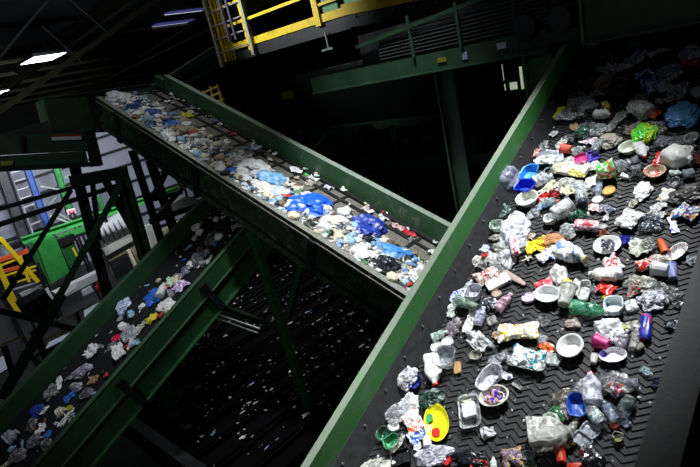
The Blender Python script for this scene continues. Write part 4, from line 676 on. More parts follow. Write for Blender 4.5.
ROWS_C = [
('bag', -10.164, 1.592, 0.0, 0.84, 0.277, 0.417, 'p:#d0dcf0:#4070c8:#ffffff:10', 'blue_bag', 'bag', 'white and blue bag on the low left conveyor', {}, 1),
('bag', -9.456, 1.951, 0.0, 0.85, 0.323, 0.394, 's:#2c64c8:.4', 'blue_bag', 'bag', 'blue bag nearest the upper part of the low conveyor', {}, 2),
('bag', -8.816, 1.886, 0.0, 1.64, 0.289, 0.419, 's:#ececec:.45', 'white_bag', 'bag', 'white bag touching the near rail of the low conveyor', {}, 3),
('film', -9.382, 2.293, 0.0, 0.17, 0.252, 0.197, 's:#c02040:.45', 'red_film', 'film', 'red film beside the far rail of the low conveyor', {}, 4),
('film', -8.927, 2.322, 0.0, 1.64, 0.251, 0.393, 'p:#d0b8e0:#ffffff:#a070c0:8', 'lilac_wrapper', 'wrapper', 'white and lilac wrapper at the lit top of the low conveyor', {}, 5),
('film', -9.313, 2.355, 0.039, 1.25, 0.176, 0.35, 'p:#e8f0e0:#60b850:#ffffff:8', 'green_wrapper', 'wrapper', 'white and green wrapper between red film and lilac wrapper', {}, 6),
('bottle', -9.325, 2.138, 0.0, 2.24, 0.36, 0.178, 's:#e4e4e4:.4', 'plastic_bottle', 'bottle', 'white bottle above the white bag on the low conveyor', {}, 7),
('film', -8.939, 1.576, 0.0, 1.15, 0.246, 0.231, 's:#d8cc28:.45', 'yellow_film', 'film', 'yellow film strip on the low conveyor', {}, 8),
('film', -9.052, 1.35, 0.0, 1.84, 0.277, 0.181, 's:#bcb8ac:.5', 'beige_paper', 'paper', 'beige strip left of the yellow film strip', {}, 9),
('lid', -9.514, 1.025, 0.0, 0.24, 0.249, 0.151, 's:#d83058:.4', 'plastic_lid', 'lid', 'pink red lid on the low conveyor', {}, 10),
('bag', -9.188, 1.177, 0.0, 1.24, 0.256, 0.513, 'c:#b8bcc4:.9', 'plastic_bag', 'bag', 'grey white bag right of the pink red lid', {}, 11),
('pouch', -8.963, 0.828, 0.0, 1.23, 0.2, 0.369, 's:#ececec:.4', 'white_pouch', 'pouch', 'white square pouch in middle of the low conveyor', {}, 12),
('film', -9.833, 0.626, 0.0, 1.33, 0.27, 0.337, 's:#dcdcdc:.45', 'white_film', 'film', 'white torn film left of the white square pouch', {}, 13),
('bag', -9.576, 0.284, 0.0, 2.09, 0.244, 0.414, 'c:#b0a8c0:.85', 'plastic_bag', 'bag', 'lilac grey bag below the white torn film', {}, 14),
('bag', -9.354, 0.026, 0.0, 1.68, 0.159, 0.341, 'c:#98a0a8:.85', 'plastic_bag', 'bag', 'grey clear bag below the lilac grey bag', {}, 15),
('film', -9.033, 0.269, 0.0, 2.04, 0.163, 0.259, 's:#a07c58:.5', 'brown_paper', 'paper', 'brown paper right of the lilac grey bag', {}, 16),
('film', -9.99, -0.061, 0.0, -0.3, 0.411, 0.109, 's:#ececec:.4', 'white_card', 'card', 'white upright triangular card on the low conveyor', {}, 17),
('bag', -9.891, -0.261, 0.0, 0.86, 0.269, 0.33, 'c:#84888c:.85', 'plastic_bag', 'bag', 'dark grey clear bag below the triangular card', {}, 18),
('bag', -9.809, -0.591, 0.0, 0.86, 0.246, 0.251, 's:#2040a0:.4', 'blue_bag', 'bag', 'dark blue bag in the dim lower part of low conveyor', {}, 19),
('film', -9.666, -0.518, 0.0, 2.42, 0.156, 0.166, 's:#e0e0e0:.45', 'white_film', 'film', 'small white film right of the dark blue bag', {}, 20),
('bag', -9.136, -0.904, 0.0, 2.11, 0.226, 0.283, 'c:#8890a0:.85', 'plastic_bag', 'bag', "grey blue bag near the low conveyor's bottom", {}, 21),
('bottle', -9.712, -1.071, 0.0, 1.46, 0.203, 0.264, 'c:#b0b8d0:.9', 'plastic_bottle', 'bottle', 'pale bottle near the bottom left corner', {}, 22),
('bag', -9.224, -1.197, 0.0, 1.92, 0.217, 0.339, 'c:#8c8090:.85', 'plastic_bag', 'bag', 'mauve grey bag at the bottom left corner', {}, 23),
('film', -8.88, -0.435, 0.0, 2.23, 0.238, 0.114, 's:#dcdcdc:.4', 'white_strip', 'strip', 'right arm of the white V shaped strips', {}, 24),
('film', -8.942, -0.529, 0.0, 0.12, 0.294, 0.055, 's:#dcdcdc:.4', 'white_strip', 'strip', 'left arm of the white V shaped strips', {}, 25),
('lid', -9.049, -0.267, 0.0, 0.32, 0.168, 0.106, 's:#a8b030:.45', 'bottle_cap', 'cap', 'yellow green cap above the V shaped strips', {}, 26),
('bottle', -9.079, -0.37, 0.0, 1.22, 0.13, 0.17, 's:#c8c4b0:.5', 'plastic_bottle', 'bottle', 'cream bottle beside the yellow green cap', {}, 27),
('film', -8.795, -0.351, 0.0, 1.42, 0.12, 0.169, 'c:#a0a8a8:.8', 'plastic_film', 'film', 'grey film right of the V shaped strips by the near rail', {}, 28),
('bag', -8.905, 0.05, 0.0, 1.86, 0.175, 0.271, 'c:#6c6874:.85', 'plastic_bag', 'bag', 'dim mauve bag left of the near rail, below the brown paper', {}, 29),
('bag', -9.637, -0.778, 0.0, 1.23, 0.171, 0.289, 'c:#605c60:.85', 'plastic_bag', 'bag', 'dim taupe bag below the dark blue bag', {}, 30),
('bag', -8.763, -0.818, 0.0, 1.65, 0.162, 0.265, 'c:#68686c:.85', 'plastic_bag', 'bag', 'dim grey bag right of the grey blue bag', {}, 31),
('bag', -9.397, 0.863, 0.0, 0.58, 0.196, 0.174, 'c:#787c84:.8', 'plastic_bag', 'bag', 'small grey bag above the white square pouch', {}, 32),
('film', -9.212, 2.699, 0.0, 0.84, 0.231, 0.287, 'c:#8c8ca8:.8', 'plastic_film', 'film', 'dim lilac film above the lit top of the low conveyor', {}, 33),
('bag', -9.156, 2.98, 0.0, 0.52, 0.317, 0.324, 'c:#6c6c78:.8', 'plastic_bag', 'bag', 'dim grey bag under the middle conveyor, lower of two', {}, 34),
('bag', -9.292, 3.502, 0.0, 0.84, 0.279, 0.406, 'c:#64646c:.8', 'plastic_bag', 'bag', 'dim grey bag under the middle conveyor, upper of two', {}, 35),
('film', -9.295, 2.508, 0.0, 0.31, 0.269, 0.174, 'c:#9c90b8:.8', 'plastic_film', 'film', 'lilac film left of the dim lilac film', {}, 36),
]
for r in ROWS_A: place(FA, r)
for r in ROWS_B: place(FB, r)
for r in ROWS_C: place(FC, r)
# ------------------------------------------------------------------ loose small litter: one build per kind and colour, then copies
PAL = [('white', '#e8e8e8'), ('cream', '#d8ccb0'), ('grey', '#98989c'), ('brown', '#6c5440'), ('pale blue', '#98c0e0'), ('blue', '#2c6cc8'), ('red', '#b83430'), ('black', '#17181c'), ('tan', '#a89478'), ('green', '#4c9058')]
PROTO = {}
def small(col, form, frame_, x, s, h, ang, sc, label, group):
    key = (col, form)
    name = {'film': 'torn_film', 'wad': 'crumpled_wad', 'flake': 'torn_flake'}[form]
    if key not in PROTO:
        hx = dict(PAL)[col]; sd = len(PROTO)*3.7+1
        bm = film_bm(1, .62, sd, .3, 5, 16, .35) if form == 'film' else (blob_bm(1, .7, .6, sd, .34, 2) if form == 'wad' else film_bm(1, .3, sd, .16, 4, 12, .3))
        o = link(name, bm, 's:%s:.5' % hx, None, False, .02 if form != 'wad' else 0); PROTO[key] = o
    else:
        o = PROTO[key].copy(); C.objects.link(o)
    o.matrix_world = frame_ @ Matrix.Translation((x, s, h)) @ Matrix.Rotation(ang, 4, 'Z') @ Matrix.Rotation(.25*math.sin(s*37), 4, 'X') @ Matrix.Diagonal((sc, sc, sc, 1))
    return tag(o, label, {'film': 'film', 'wad': 'paper', 'flake': 'scrap'}[form], group)
rnd = random.Random(4)
zonesB = [(2.4, 4.0, 'low on the middle conveyor'), (4.0, 5.4, 'around the vivid blue bag'),
          (5.4, 6.8, 'halfway up the middle conveyor'), (6.8, 8.4, 'high on the middle conveyor'), (8.4, 10.2, 'at the head of the middle conveyor')]
W = [36, 14, 12, 5, 8, 5, 4, 9, 6, 2]
i = 0
while i < 370:
    s = rnd.uniform(2.45, 10.2); t = rnd.random(); x = 4.72+ (t**1.3)*(.78-.01*s)
    col = rnd.choices([p[0] for p in PAL], W)[0]; form = rnd.choices(['film', 'wad', 'flake'], [5, 4, 3])[0]
    z = next(q for a, b, q in zonesB if a <= s < b or b == 10.2)
    z = [q for a, b, q in zonesB if a <= s < b][0] if any(a <= s < b for a, b, q in zonesB) else 'low on the middle conveyor'
    fw = {'film': 'crumpled film', 'wad': 'wadded scrap', 'flake': 'narrow torn scrap'}[form]
    small(col, form, FB, x, s, .02+.05*rnd.random()*(1-t), rnd.uniform(0, 6.28), rnd.uniform(.09, .22)*(1 if col != 'white' else 1.15), 'small %s %s %s' % (col, fw, z), 'small %s %ss %s' % (col, fw, z)); i += 1
for i in range(46):
    s = rnd.uniform(2.6, 10.0); x = rnd.uniform(5.83, 5.95) if rnd.random() < .65 else rnd.uniform(5.5, 5.9)
    col = rnd.choices([p[0] for p in PAL], [30, 8, 8, 4, 6, 2, 3, 1, 4, 2])[0]; form = rnd.choice(['film', 'flake'])
    fw = {'film': 'crumpled film', 'flake': 'narrow torn scrap'}[form]
    small(col, form, FB, x, s, .03 if x < 5.83 else .055, rnd.uniform(0, 6.28), rnd.uniform(.06, .13), 'tiny %s %s strewn along the far rail of the middle conveyor' % (col, fw), 'tiny %s %ss along the far rail' % (col, fw))
# fine litter nobody could count, under the pieces above
def chips(name, n, fr, xr, sr, size, hexes, label, seed, hmax=.05, bias=1, row=0):
    bm = bmesh.new(); r2 = random.Random(seed)
    for _ in range(n):
        x = xr[0]+(xr[1]-xr[0])*r2.random()**bias; s = r2.uniform(*sr); h = r2.uniform(.005, hmax); a = r2.uniform(0, 6.28); w = r2.uniform(*size); l = w*r2.uniform(1, 2.2)
        if row: x = round(x/row)*row+r2.gauss(0, .05); s = sr[0]+(s-sr[0])*(.55+.45*math.sin(round(x/row)*2.1)**2)
        q = [bm.verts.new((x+math.cos(a+d)*l*k, s+math.sin(a+d)*l*k, h+r2.uniform(-.3, .5)*w)) for d, k in ((0, 1), (1.7, .6), (3.1, .9), (4.4, .7))]
        m = r2.randrange(len(hexes))
        for f in ((0, 1, 2), (0, 2, 3)): bm.faces.new([q[i] for i in f]).material_index = m
        top = bm.verts.new((x, s, h+w*.5)); 
        for i2 in range(4): bm.faces.new((q[i2], q[(i2+1)%4], top)).material_index = m
    o = link(name, bm, ['s:%s:.5' % h for h in hexes]); o.matrix_world = fr
    return tag(o, label, 'litter', None, 'stuff')
chips('fine_litter', 2600, FB, (4.72, 5.42), (2.2, 10.35), (.02, .06), ['#e4e4e0', '#c8c0b0', '#3c3834', '#8c8478', '#6c90b8', '#1c1c1e', '#dcd8cc'], 'fine shredded litter packed under the bigger pieces on the middle conveyor', 5, .07, 1.2)
chips('belt_crumbs', 420, FA, (-2.42, -.85), (.3, 5.4), (.003, .009), ['#b8b8b4', '#8c8880', '#c8c8c8'], 'tiny pale crumbs sprinkled over the wide chevron belt', 6, .03)
chips('rail_crumbs', 90, FC, (-10.3, -8.3), (-2, 5.4), (.01, .03), ['#8c8c90', '#606068', '#a8a8b0'], 'tiny crumbs sprinkled over the low conveyor belt', 7, .02)
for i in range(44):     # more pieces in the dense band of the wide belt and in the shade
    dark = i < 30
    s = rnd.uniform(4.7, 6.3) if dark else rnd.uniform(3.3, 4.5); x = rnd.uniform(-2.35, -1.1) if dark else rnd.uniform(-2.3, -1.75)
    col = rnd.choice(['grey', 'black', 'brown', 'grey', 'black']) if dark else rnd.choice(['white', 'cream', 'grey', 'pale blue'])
    form = rnd.choice(['film', 'wad'])
    w = 'in the shade under the overhead girder' if dark else 'filling gaps of the dense litter by the left rail'
    fw = {'film': 'crumpled film', 'wad': 'wadded scrap'}[form]
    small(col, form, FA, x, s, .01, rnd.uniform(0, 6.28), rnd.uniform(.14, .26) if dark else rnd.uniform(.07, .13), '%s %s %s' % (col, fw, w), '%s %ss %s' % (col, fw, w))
zonesC = [(-1.7, .2, 'on the dim lower stretch of the low conveyor'), (.2, 2.4, 'on the middle stretch of the low conveyor'), (2.4, 4.6, 'on the upper stretch of the low conveyor')]
for i in range(95):
    z = zonesC[[0, 1, 2, 2][i % 4]]; s = rnd.uniform(z[0], z[1]); x = rnd.uniform(-10.2, -8.72)
    col = rnd.choices(['white', 'cream', 'grey', 'brown', 'pale blue', 'blue', 'black', 'red'], [9, 3, 8, 3, 3, 2, 4, 2])[0]; form = rnd.choice(['film', 'wad', 'flake'])
    fw = {'film': 'crumpled film', 'wad': 'wadded scrap', 'flake': 'narrow torn scrap'}[form]
    small(col, form, FC, x, s, .01, rnd.uniform(0, 6.28), rnd.uniform(.1, .22), 'small %s %s lying %s' % (col, fw, z[2]), 'small %s %ss %s' % (col, fw, z[2]))
# ------------------------------------------------------------------ background steel and machines: prisms and bars with their own distances
def prism(name, pts, off, m, parent):
    bm = bmesh.new(); a = [bm.verts.new(p) for p in pts]; b = [bm.verts.new(Vector(p)+Vector(off)) for p in pts]; n = len(a)
    bm.faces.new(a); bm.faces.new(b[::-1])
    for i in range(n): bm.faces.new((a[i], b[i], b[(i+1)%n], a[(i+1)%n]))
    bmesh.ops.recalc_face_normals(bm, faces=bm.faces); return link(name, bm, m, parent)
def beam(name, a, b, w, m, parent, style='bar', h=None):
    bm = bmesh.new()
    if style == 'i': ibeam(bm, a, b, w, h or w, max(.015, w*.12))
    elif style == 'tube': tube(bm, [a, b], w/2, 10)
    else: bar(bm, a, b, w, h)
    return link(name, bm, m, parent)
BG = [
{'name': 'discharge_conveyor', 'label': 'dark green boxed conveyor at the middle conveyor head with white and red sticker', 'cat': 'conveyor', 'parts': [('P', 'upper_panel', [[-12.5, 2.99, 8.11], [-12.5, 4.57, 7.76], [-12.5, 4.5, 7.38], [-12.5, 2.85, 7.74]], [-0.08, 0, 0], 'g:#1c3a26:.5'), ('P', 'lower_panel', [[-12.45, 2.83, 7.73], [-12.45, 4.44, 7.39], [-12.45, 4.39, 7.13], [-12.45, 2.75, 7.5]], [-0.08, 0, 0], 'g:#1c3a26:.5'), ('P', 'chute', [[-12.6, 4.05, 8.62], [-12.6, 4.9, 8.5], [-12.6, 4.87, 7.79], [-12.6, 3.97, 7.96]], [-0.6, 0, 0], 'g:#1c3a26:.5'), ('P', 'cover', [[-12.7, 3.19, 8.12], [-12.7, 4.0, 8.18], [-12.7, 4.0, 7.96], [-12.7, 4.76, 7.77], [-12.7, 4.74, 7.71], [-12.7, 3.03, 8.1]], [-0.5, 0, 0], 'g:#2a2e2c:.5'), ('P', 'sticker', [[-12.4, 3.85, 7.86], [-12.4, 4.44, 7.73], [-12.4, 4.42, 7.65], [-12.4, 3.84, 7.78]], [-0.02, 0, 0], 's:#b8b8c0:.5'), ('P', 'sticker_header', [[-12.38, 3.85, 7.89], [-12.38, 4.1, 7.83], [-12.38, 4.09, 7.8], [-12.38, 3.84, 7.85]], [-0.02, 0, 0], 's:#8c1c28:.5'), ('P', 'sticker_header', [[-12.38, 4.14, 7.83], [-12.38, 4.42, 7.77], [-12.38, 4.4, 7.73], [-12.38, 4.13, 7.79]], [-0.02, 0, 0], 's:#8c1c28:.5'), ('B', 'stiffener', [-12.4, 3.32, 8.02], [-12.4, 3.21, 7.66], 0.04, 'g:#101214:.5', 'bar', None), ('B', 'end_post', [-12.5, 4.66, 7.81], [-12.5, 4.57, 7.01], 0.2, 'g:#101214:.5', 'bar', None), ('B', 'bottom_beam', [-12.5, 2.75, 7.48], [-12.5, 4.64, 7.04], 0.106, 'g:#101214:.5', 'bar', None), ('P', 'yellow_label', [[-12.4, 2.8, 7.63], [-12.4, 3.01, 7.58], [-12.4, 2.97, 7.5], [-12.4, 2.77, 7.54]], [-0.02, 0, 0], 'g:#7c8020:.5')], 'solo': False, 'at': [-12.5, 2.99, 8.11]},
{'name': 'support_frame', 'label': 'dark truss of posts and diagonals standing behind the low conveyor at left', 'cat': 'support frame', 'parts': [('B', 'rail', [-12.9, 2.46, 6.7], [-12.9, 4.07, 6.68], 0.086, 'g:#101214:.5', 'bar', None), ('B', 'rail', [-12.9, 2.34, 6.4], [-12.9, 5.12, 6.42], 0.1, 'g:#101214:.5', 'bar', None), ('B', 'post', [-12.9, 4.26, 7.25], [-12.9, 3.84, 3.67], 0.185, 'g:#101214:.5', 'i', None), ('B', 'post', [-12.9, 4.5, 6.71], [-12.9, 4.16, 5.35], 0.093, 'g:#101214:.5', 'i', None), ('B', 'header', [-12.9, 4.07, 6.8], [-12.9, 5.31, 6.66], 0.279, 'g:#101214:.5', 'bar', None), ('B', 'column', [-12.6, 5.05, 6.58], [-12.6, 4.9, 3.74], 0.265, 'g:#1c3424:.5', 'i', None), ('B', 'post', [-12.9, 5.63, 7.11], [-12.9, 5.56, 4.18], 0.15, 'g:#101214:.5', 'i', None), ('B', 'diagonal', [-12.4, 4.86, 6.45], [-12.4, 2.58, 4.42], 0.111, 'g:#1c4028:.5', 'bar', None), ('B', 'diagonal', [-12.4, 3.83, 6.69], [-12.4, 1.85, 5.02], 0.083, 'g:#101214:.5', 'bar', None), ('B', 'diagonal', [-12.9, 4.76, 6.73], [-12.9, 5.07, 4.85], 0.144, 'g:#101214:.5', 'bar', None), ('B', 'diagonal', [-12.9, 6.64, 5.88], [-12.9, 5.71, 5.39], 0.103, 'g:#101214:.5', 'bar', None), ('B', 'diagonal', [-12.9, 6.28, 6.36], [-12.9, 5.69, 5.82], 0.126, 'g:#101214:.5', 'bar', None), ('B', 'tie', [-12.9, 5.69, 5.82], [-12.9, 6.53, 5.75], 0.102, 'g:#101214:.5', 'bar', None), ('B', 'brace', [-12.9, 5.46, 5.32], [-12.9, 6.91, 5.26], 0.129, 'g:#101214:.5', 'bar', None), ('B', 'hanging_chain', [-12.9, 6.47, 6.41], [-12.9, 6.6, 5.78], 0.129, 'g:#4c4c44:.5', 'tube', None)], 'solo': False, 'at': [-12.9, 2.46, 6.7]},
{'name': 'brace_frame', 'label': 'dark green braces and brown posts left of the low conveyor', 'cat': 'support frame', 'parts': [('B', 'brace', [-13.2, 1.77, 4.71], [-13.2, 3.12, 3.46], 0.134, 'g:#142c1c:.5', 'bar', None), ('B', 'brace', [-13.2, 3.07, 4.43], [-13.2, 1.2, 2.84], 0.178, 'g:#18301e:.5', 'bar', None), ('B', 'brown_post', [-13.2, 2.25, 3.94], [-13.2, 2.26, 3.0], 0.135, 'g:#4c3c14:.5', 'i', None), ('B', 'brown_post', [-13.2, 1.64, 3.89], [-13.2, 1.56, 3.27], 0.108, 'g:#4c2c14:.5', 'i', None), ('B', 'rail', [-13.2, 1.56, 3.36], [-13.2, 2.95, 3.37], 0.068, 'g:#30383c:.5', 'bar', None), ('B', 'yellow_rail', [-13.2, 1.5, 3.94], [-13.2, 2.07, 3.91], 0.033, 'g:#b8a040:.5', 'bar', None), ('B', 'yellow_rail', [-13.2, 1.85, 3.61], [-13.2, 2.9, 3.61], 0.034, 'g:#a89448:.5', 'bar', None), ('B', 'pale_rail', [-13.2, 2.78, 3.91], [-13.2, 3.38, 3.91], 0.035, 'g:#c8c0a0:.5', 'bar', None), ('B', 'pale_rail', [-13.2, 3.45, 3.9], [-13.2, 4.15, 3.9], 0.036, 'g:#c8c0a0:.5', 'bar', None), ('B', 'brown_post', [-13.2, 3.19, 3.9], [-13.2, 3.18, 3.48], 0.071, 'g:#5c4814:.5', 'bar', None), ('P', 'dark_cabinet', [[-13.6, 2.32, 4.44], [-13.6, 2.87, 4.52], [-13.6, 2.96, 4.16], [-13.6, 2.92, 3.81], [-13.6, 2.36, 4.11]], [-0.6, 0, 0], 'g:#141a20:.5')], 'solo': False, 'at': [-13.2, 1.77, 4.71]},
{'name': 'yellow_stair', 'label': 'yellow railings and stair stringers at the far left', 'cat': 'stair', 'parts': [('B', 'stringer', [-24.0, 4.35, 4.53], [-24.0, 4.94, 2.37], 0.158, 'g:#e8c818:.45', 'bar', None), ('B', 'stringer', [-24.0, 3.9, 3.63], [-24.0, 3.89, 1.5], 0.195, 'g:#e8c818:.45', 'bar', None), ('B', 'stringer', [-24.0, 3.76, 2.41], [-24.0, 3.9, 1.32], 0.158, 'g:#e8c818:.45', 'bar', None), ('B', 'rail', [-24.0, 3.86, 3.52], [-24.0, 4.7, 3.54], 0.062, 'g:#e8c818:.45', 'bar', None), ('B', 'rail', [-24.0, 3.71, 3.12], [-24.0, 5.1, 3.01], 0.063, 'g:#e8c818:.45', 'bar', None), ('B', 'rail', [-24.0, 4.26, 2.96], [-24.0, 5.05, 2.86], 0.056, 'g:#e8c818:.45', 'bar', None), ('B', 'post', [-24.0, 4.73, 3.61], [-24.0, 4.65, 2.51], 0.099, 'g:#e8c818:.45', 'bar', None), ('B', 'post', [-24.0, 3.97, 3.43], [-24.0, 3.9, 2.6], 0.078, 'g:#e8c818:.45', 'bar', None), ('B', 'rail', [-24.0, 3.81, 2.73], [-24.0, 4.96, 2.63], 0.055, 'g:#e8c818:.45', 'bar', None), ('B', 'leg', [-24.1, 3.71, 0.0], [-24.1, 3.71, 3.12], 0.1, 'g:#101214:.5', 'bar', None), ('B', 'leg', [-24.1, 5.1, 0.0], [-24.1, 5.1, 3.01], 0.1, 'g:#101214:.5', 'bar', None)], 'solo': False, 'at': [-24.0, 4.35, 4.53]},
{'name': 'roller_table', 'label': 'orange topped roller table behind the yellow railings', 'cat': 'machine', 'parts': [('P', 'orange_band', [[-25.5, 4.17, 3.53], [-25.5, 5.4, 3.5], [-25.5, 5.37, 3.33], [-25.5, 4.11, 3.37]], [-0.3, 0, 0], 'g:#c85028:.5'), ('P', 'orange_band', [[-25.5, 4.0, 3.06], [-25.5, 4.87, 2.94], [-25.5, 4.83, 2.83], [-25.5, 3.95, 2.95]], [-0.3, 0, 0], 'g:#b84a28:.5'), ('P', 'dark_body', [[-25.8, 4.16, 3.32], [-25.8, 5.47, 3.26], [-25.8, 5.42, 2.47], [-25.8, 5.24, 1.98], [-25.8, 3.88, 2.16]], [-0.8, 0, 0], 'g:#101214:.5'), ('P', 'drum', [[-25.5, 4.85, 3.91], [-25.5, 5.24, 3.93], [-25.5, 5.31, 3.68], [-25.5, 4.91, 3.66]], [-0.5, 0, 0], 'g:#101214:.5'), ('B', 'leg', [-25.900000000000002, 3.88, 0.0], [-25.900000000000002, 3.88, 2.16], 0.1, 'g:#101214:.5', 'bar', None), ('B', 'leg', [-25.900000000000002, 5.47, 0.0], [-25.900000000000002, 5.47, 3.26], 0.1, 'g:#101214:.5', 'bar', None)], 'solo': False, 'at': [-25.5, 4.17, 3.53]},
{'name': 'green_cabinet', 'label': 'bright green machine cabinet beneath the green beam', 'cat': 'machine', 'parts': [('P', 'front_panel', [[-26.0, 5.81, 3.57], [-26.0, 6.69, 3.55], [-26.0, 6.7, 1.77], [-26.0, 5.74, 1.57], [-26.0, 5.7, 2.71]], [-0.8, 0, 0], 'g:#2c8a3e:.45'), ('P', 'side_panel', [[-26.0, 6.71, 3.35], [-26.0, 7.35, 3.28], [-26.0, 7.33, 2.0], [-26.0, 6.85, 1.7], [-26.0, 6.76, 1.95]], [-0.6, 0, 0], 'g:#1e5a2c:.5'), ('P', 'control_box', [[-25.9, 6.72, 3.35], [-25.9, 7.43, 3.36], [-25.9, 7.46, 3.05], [-25.9, 6.72, 3.01]], [-0.4, 0, 0], 'g:#101214:.5'), ('B', 'yellow_pipe', [-25.7, 7.12, 2.82], [-25.7, 7.15, 2.41], 0.109, 'g:#e8c818:.45', 'tube', None), ('B', 'edge', [-25.9, 5.79, 3.59], [-25.9, 5.72, 1.6], 0.053, 'g:#245c30:.5', 'bar', None), ('B', 'leg', [-26.1, 5.7, 0.0], [-26.1, 5.7, 2.71], 0.1, 'g:#101214:.5', 'bar', None), ('B', 'leg', [-26.0, 7.46, 0.0], [-26.0, 7.46, 3.05], 0.1, 'g:#101214:.5', 'bar', None)], 'solo': False, 'at': [-26.0, 5.81, 3.57]},
{'name': 'green_beam', 'label': 'long bright green steel beam running above the cabinet', 'cat': 'beam', 'parts': [('B', 'beam', [-27.0, 5.62, 3.66], [-27.0, 13.93, 3.49], 0.297, 'g:#3aa04c:.4', 'i', None), ('B', 'hanging_panel', [-26.8, 6.98, 3.28], [-26.8, 8.19, 3.26], 0.234, 'g:#2c8a3e:.45', 'bar', None), ('B', 'leg', [-27.1, 5.62, 0.0], [-27.1, 5.62, 3.66], 0.1, 'g:#101214:.5', 'bar', None), ('B', 'leg', [-27.1, 13.93, 0.0], [-27.1, 13.93, 3.49], 0.1, 'g:#101214:.5', 'bar', None)], 'solo': False, 'at': [-27.0, 5.62, 3.66]},
{'name': 'work_table', 'label': 'pale work table with clutter below the green cabinet', 'cat': 'table', 'parts': [('P', 'table_top', [[-24.5, 5.46, 1.54], [-24.5, 7.66, 1.67], [-24.5, 7.68, 1.36], [-24.5, 5.53, 1.18]], [-0.5, 0, 0], 's:#b8bcc0:.5'), ('P', 'white_sheet', [[-24.2, 5.61, 1.66], [-24.2, 6.27, 1.72], [-24.2, 6.27, 1.48], [-24.2, 5.68, 1.39]], [-0.1, 0, 0], 's:#e0e4e4:.5'), ('P', 'white_board', [[-24.0, 6.34, 1.29], [-24.0, 6.74, 1.33], [-24.0, 6.78, 1.07], [-24.0, 6.33, 1.05]], [-0.1, 0, 0], 's:#c0c8cc:.5'), ('B', 'pole', [-24.1, 5.14, 1.99], [-24.1, 5.18, 1.46], 0.124, 's:#c8d0d0:.5', 'bar', None), ('P', 'bench_edge', [[-24.3, 4.24, 2.13], [-24.3, 5.24, 2.1], [-24.3, 5.23, 1.96], [-24.3, 4.27, 1.98]], [-0.2, 0, 0], 's:#c0c8c8:.5'), ('B', 'leg', [-24.400000000000002, 4.24, 0.0], [-24.400000000000002, 4.24, 2.13], 0.1, 'g:#101214:.5', 'bar', None), ('B', 'leg', [-24.6, 7.68, 0.0], [-24.6, 7.68, 1.36], 0.1, 'g:#101214:.5', 'bar', None)], 'solo': False, 'at': [-24.5, 5.46, 1.54]},
{'name': 'red_engine', 'label': 'red tubular engine part on the floor by the low conveyor rail', 'cat': 'machine', 'parts': [('B', 'tube_frame', [-23.0, 6.74, 1.66], [-23.0, 7.18, 1.69], 0.067, 's:#b82430:.4', 'tube', None), ('B', 'tube_frame', [-23.0, 6.74, 1.66], [-23.0, 6.71, 1.35], 0.067, 's:#b82430:.4', 'tube', None), ('B', 'tube_frame', [-23.0, 7.18, 1.69], [-23.0, 7.15, 1.37], 0.068, 's:#b82430:.4', 'tube', None), ('P', 'engine_block', [[-23.0, 6.72, 1.39], [-23.0, 7.03, 1.39], [-23.0, 7.09, 1.07], [-23.0, 6.78, 1.08]], [-0.5, 0, 0], 's:#a01c28:.45')], 'solo': False, 'at': [-23.0, 6.74, 1.66]},
{'name': 'white_machine', 'label': 'white ribbed machine housing behind the dark posts', 'cat': 'machine', 'parts': [('P', 'ribbed_roof', [[-28.5, 9.14, 2.73], [-28.5, 11.24, 3.07], [-28.5, 11.35, 1.93], [-28.5, 9.22, 1.64]], [-0.8, 0, 0], 's:#c4c8cc:.5'), ('P', 'skirt_panel', [[-28.2, 9.12, 1.71], [-28.2, 11.23, 1.99], [-28.2, 11.21, 1.6], [-28.2, 9.14, 1.31]], [-0.6, 0, 0], 's:#a0a49c:.5'), ('P', 'cream_wall', [[-28.5, 9.28, 1.22], [-28.5, 11.29, 1.43], [-28.5, 11.41, -0.06], [-28.5, 9.36, -0.21]], [-0.4, 0, 0], 's:#8c8468:.5'), ('P', 'dark_opening', [[-28.0, 9.15, 0.98], [-28.0, 10.4, 1.08], [-28.0, 10.49, 0.04], [-28.0, 9.2, -0.07]], [-0.2, 0, 0], 'g:#101214:.5'), ('B', 'pale_post', [-27.9, 10.19, 1.23], [-27.9, 10.28, 0.09], 0.159, 's:#d8d4b8:.5', 'bar', None), ('B', 'pale_post', [-27.9, 10.71, 1.42], [-27.9, 10.83, 0.14], 0.214, 's:#98947c:.5', 'bar', None), ('B', 'roof_rib', [-28.3, 9.26, 2.7], [-28.3, 9.35, 1.77], 0.06, 's:#8c9094:.5', 'bar', None), ('B', 'roof_rib', [-28.3, 9.54, 2.73], [-28.3, 9.63, 1.8], 0.06, 's:#8c9094:.5', 'bar', None), ('B', 'roof_rib', [-28.3, 9.82, 2.76], [-28.3, 9.91, 1.83], 0.06, 's:#8c9094:.5', 'bar', None), ('B', 'roof_rib', [-28.3, 10.1, 2.79], [-28.3, 10.2, 1.87], 0.06, 's:#8c9094:.5', 'bar', None), ('B', 'roof_rib', [-28.3, 10.39, 2.82], [-28.3, 10.5, 1.9], 0.06, 's:#8c9094:.5', 'bar', None), ('B', 'roof_rib', [-28.3, 10.68, 2.86], [-28.3, 10.79, 1.93], 0.06, 's:#8c9094:.5', 'bar', None), ('B', 'roof_rib', [-28.3, 10.97, 2.89], [-28.3, 11.09, 1.96], 0.06, 's:#8c9094:.5', 'bar', None)], 'solo': False, 'at': [-28.5, 9.14, 2.73]},
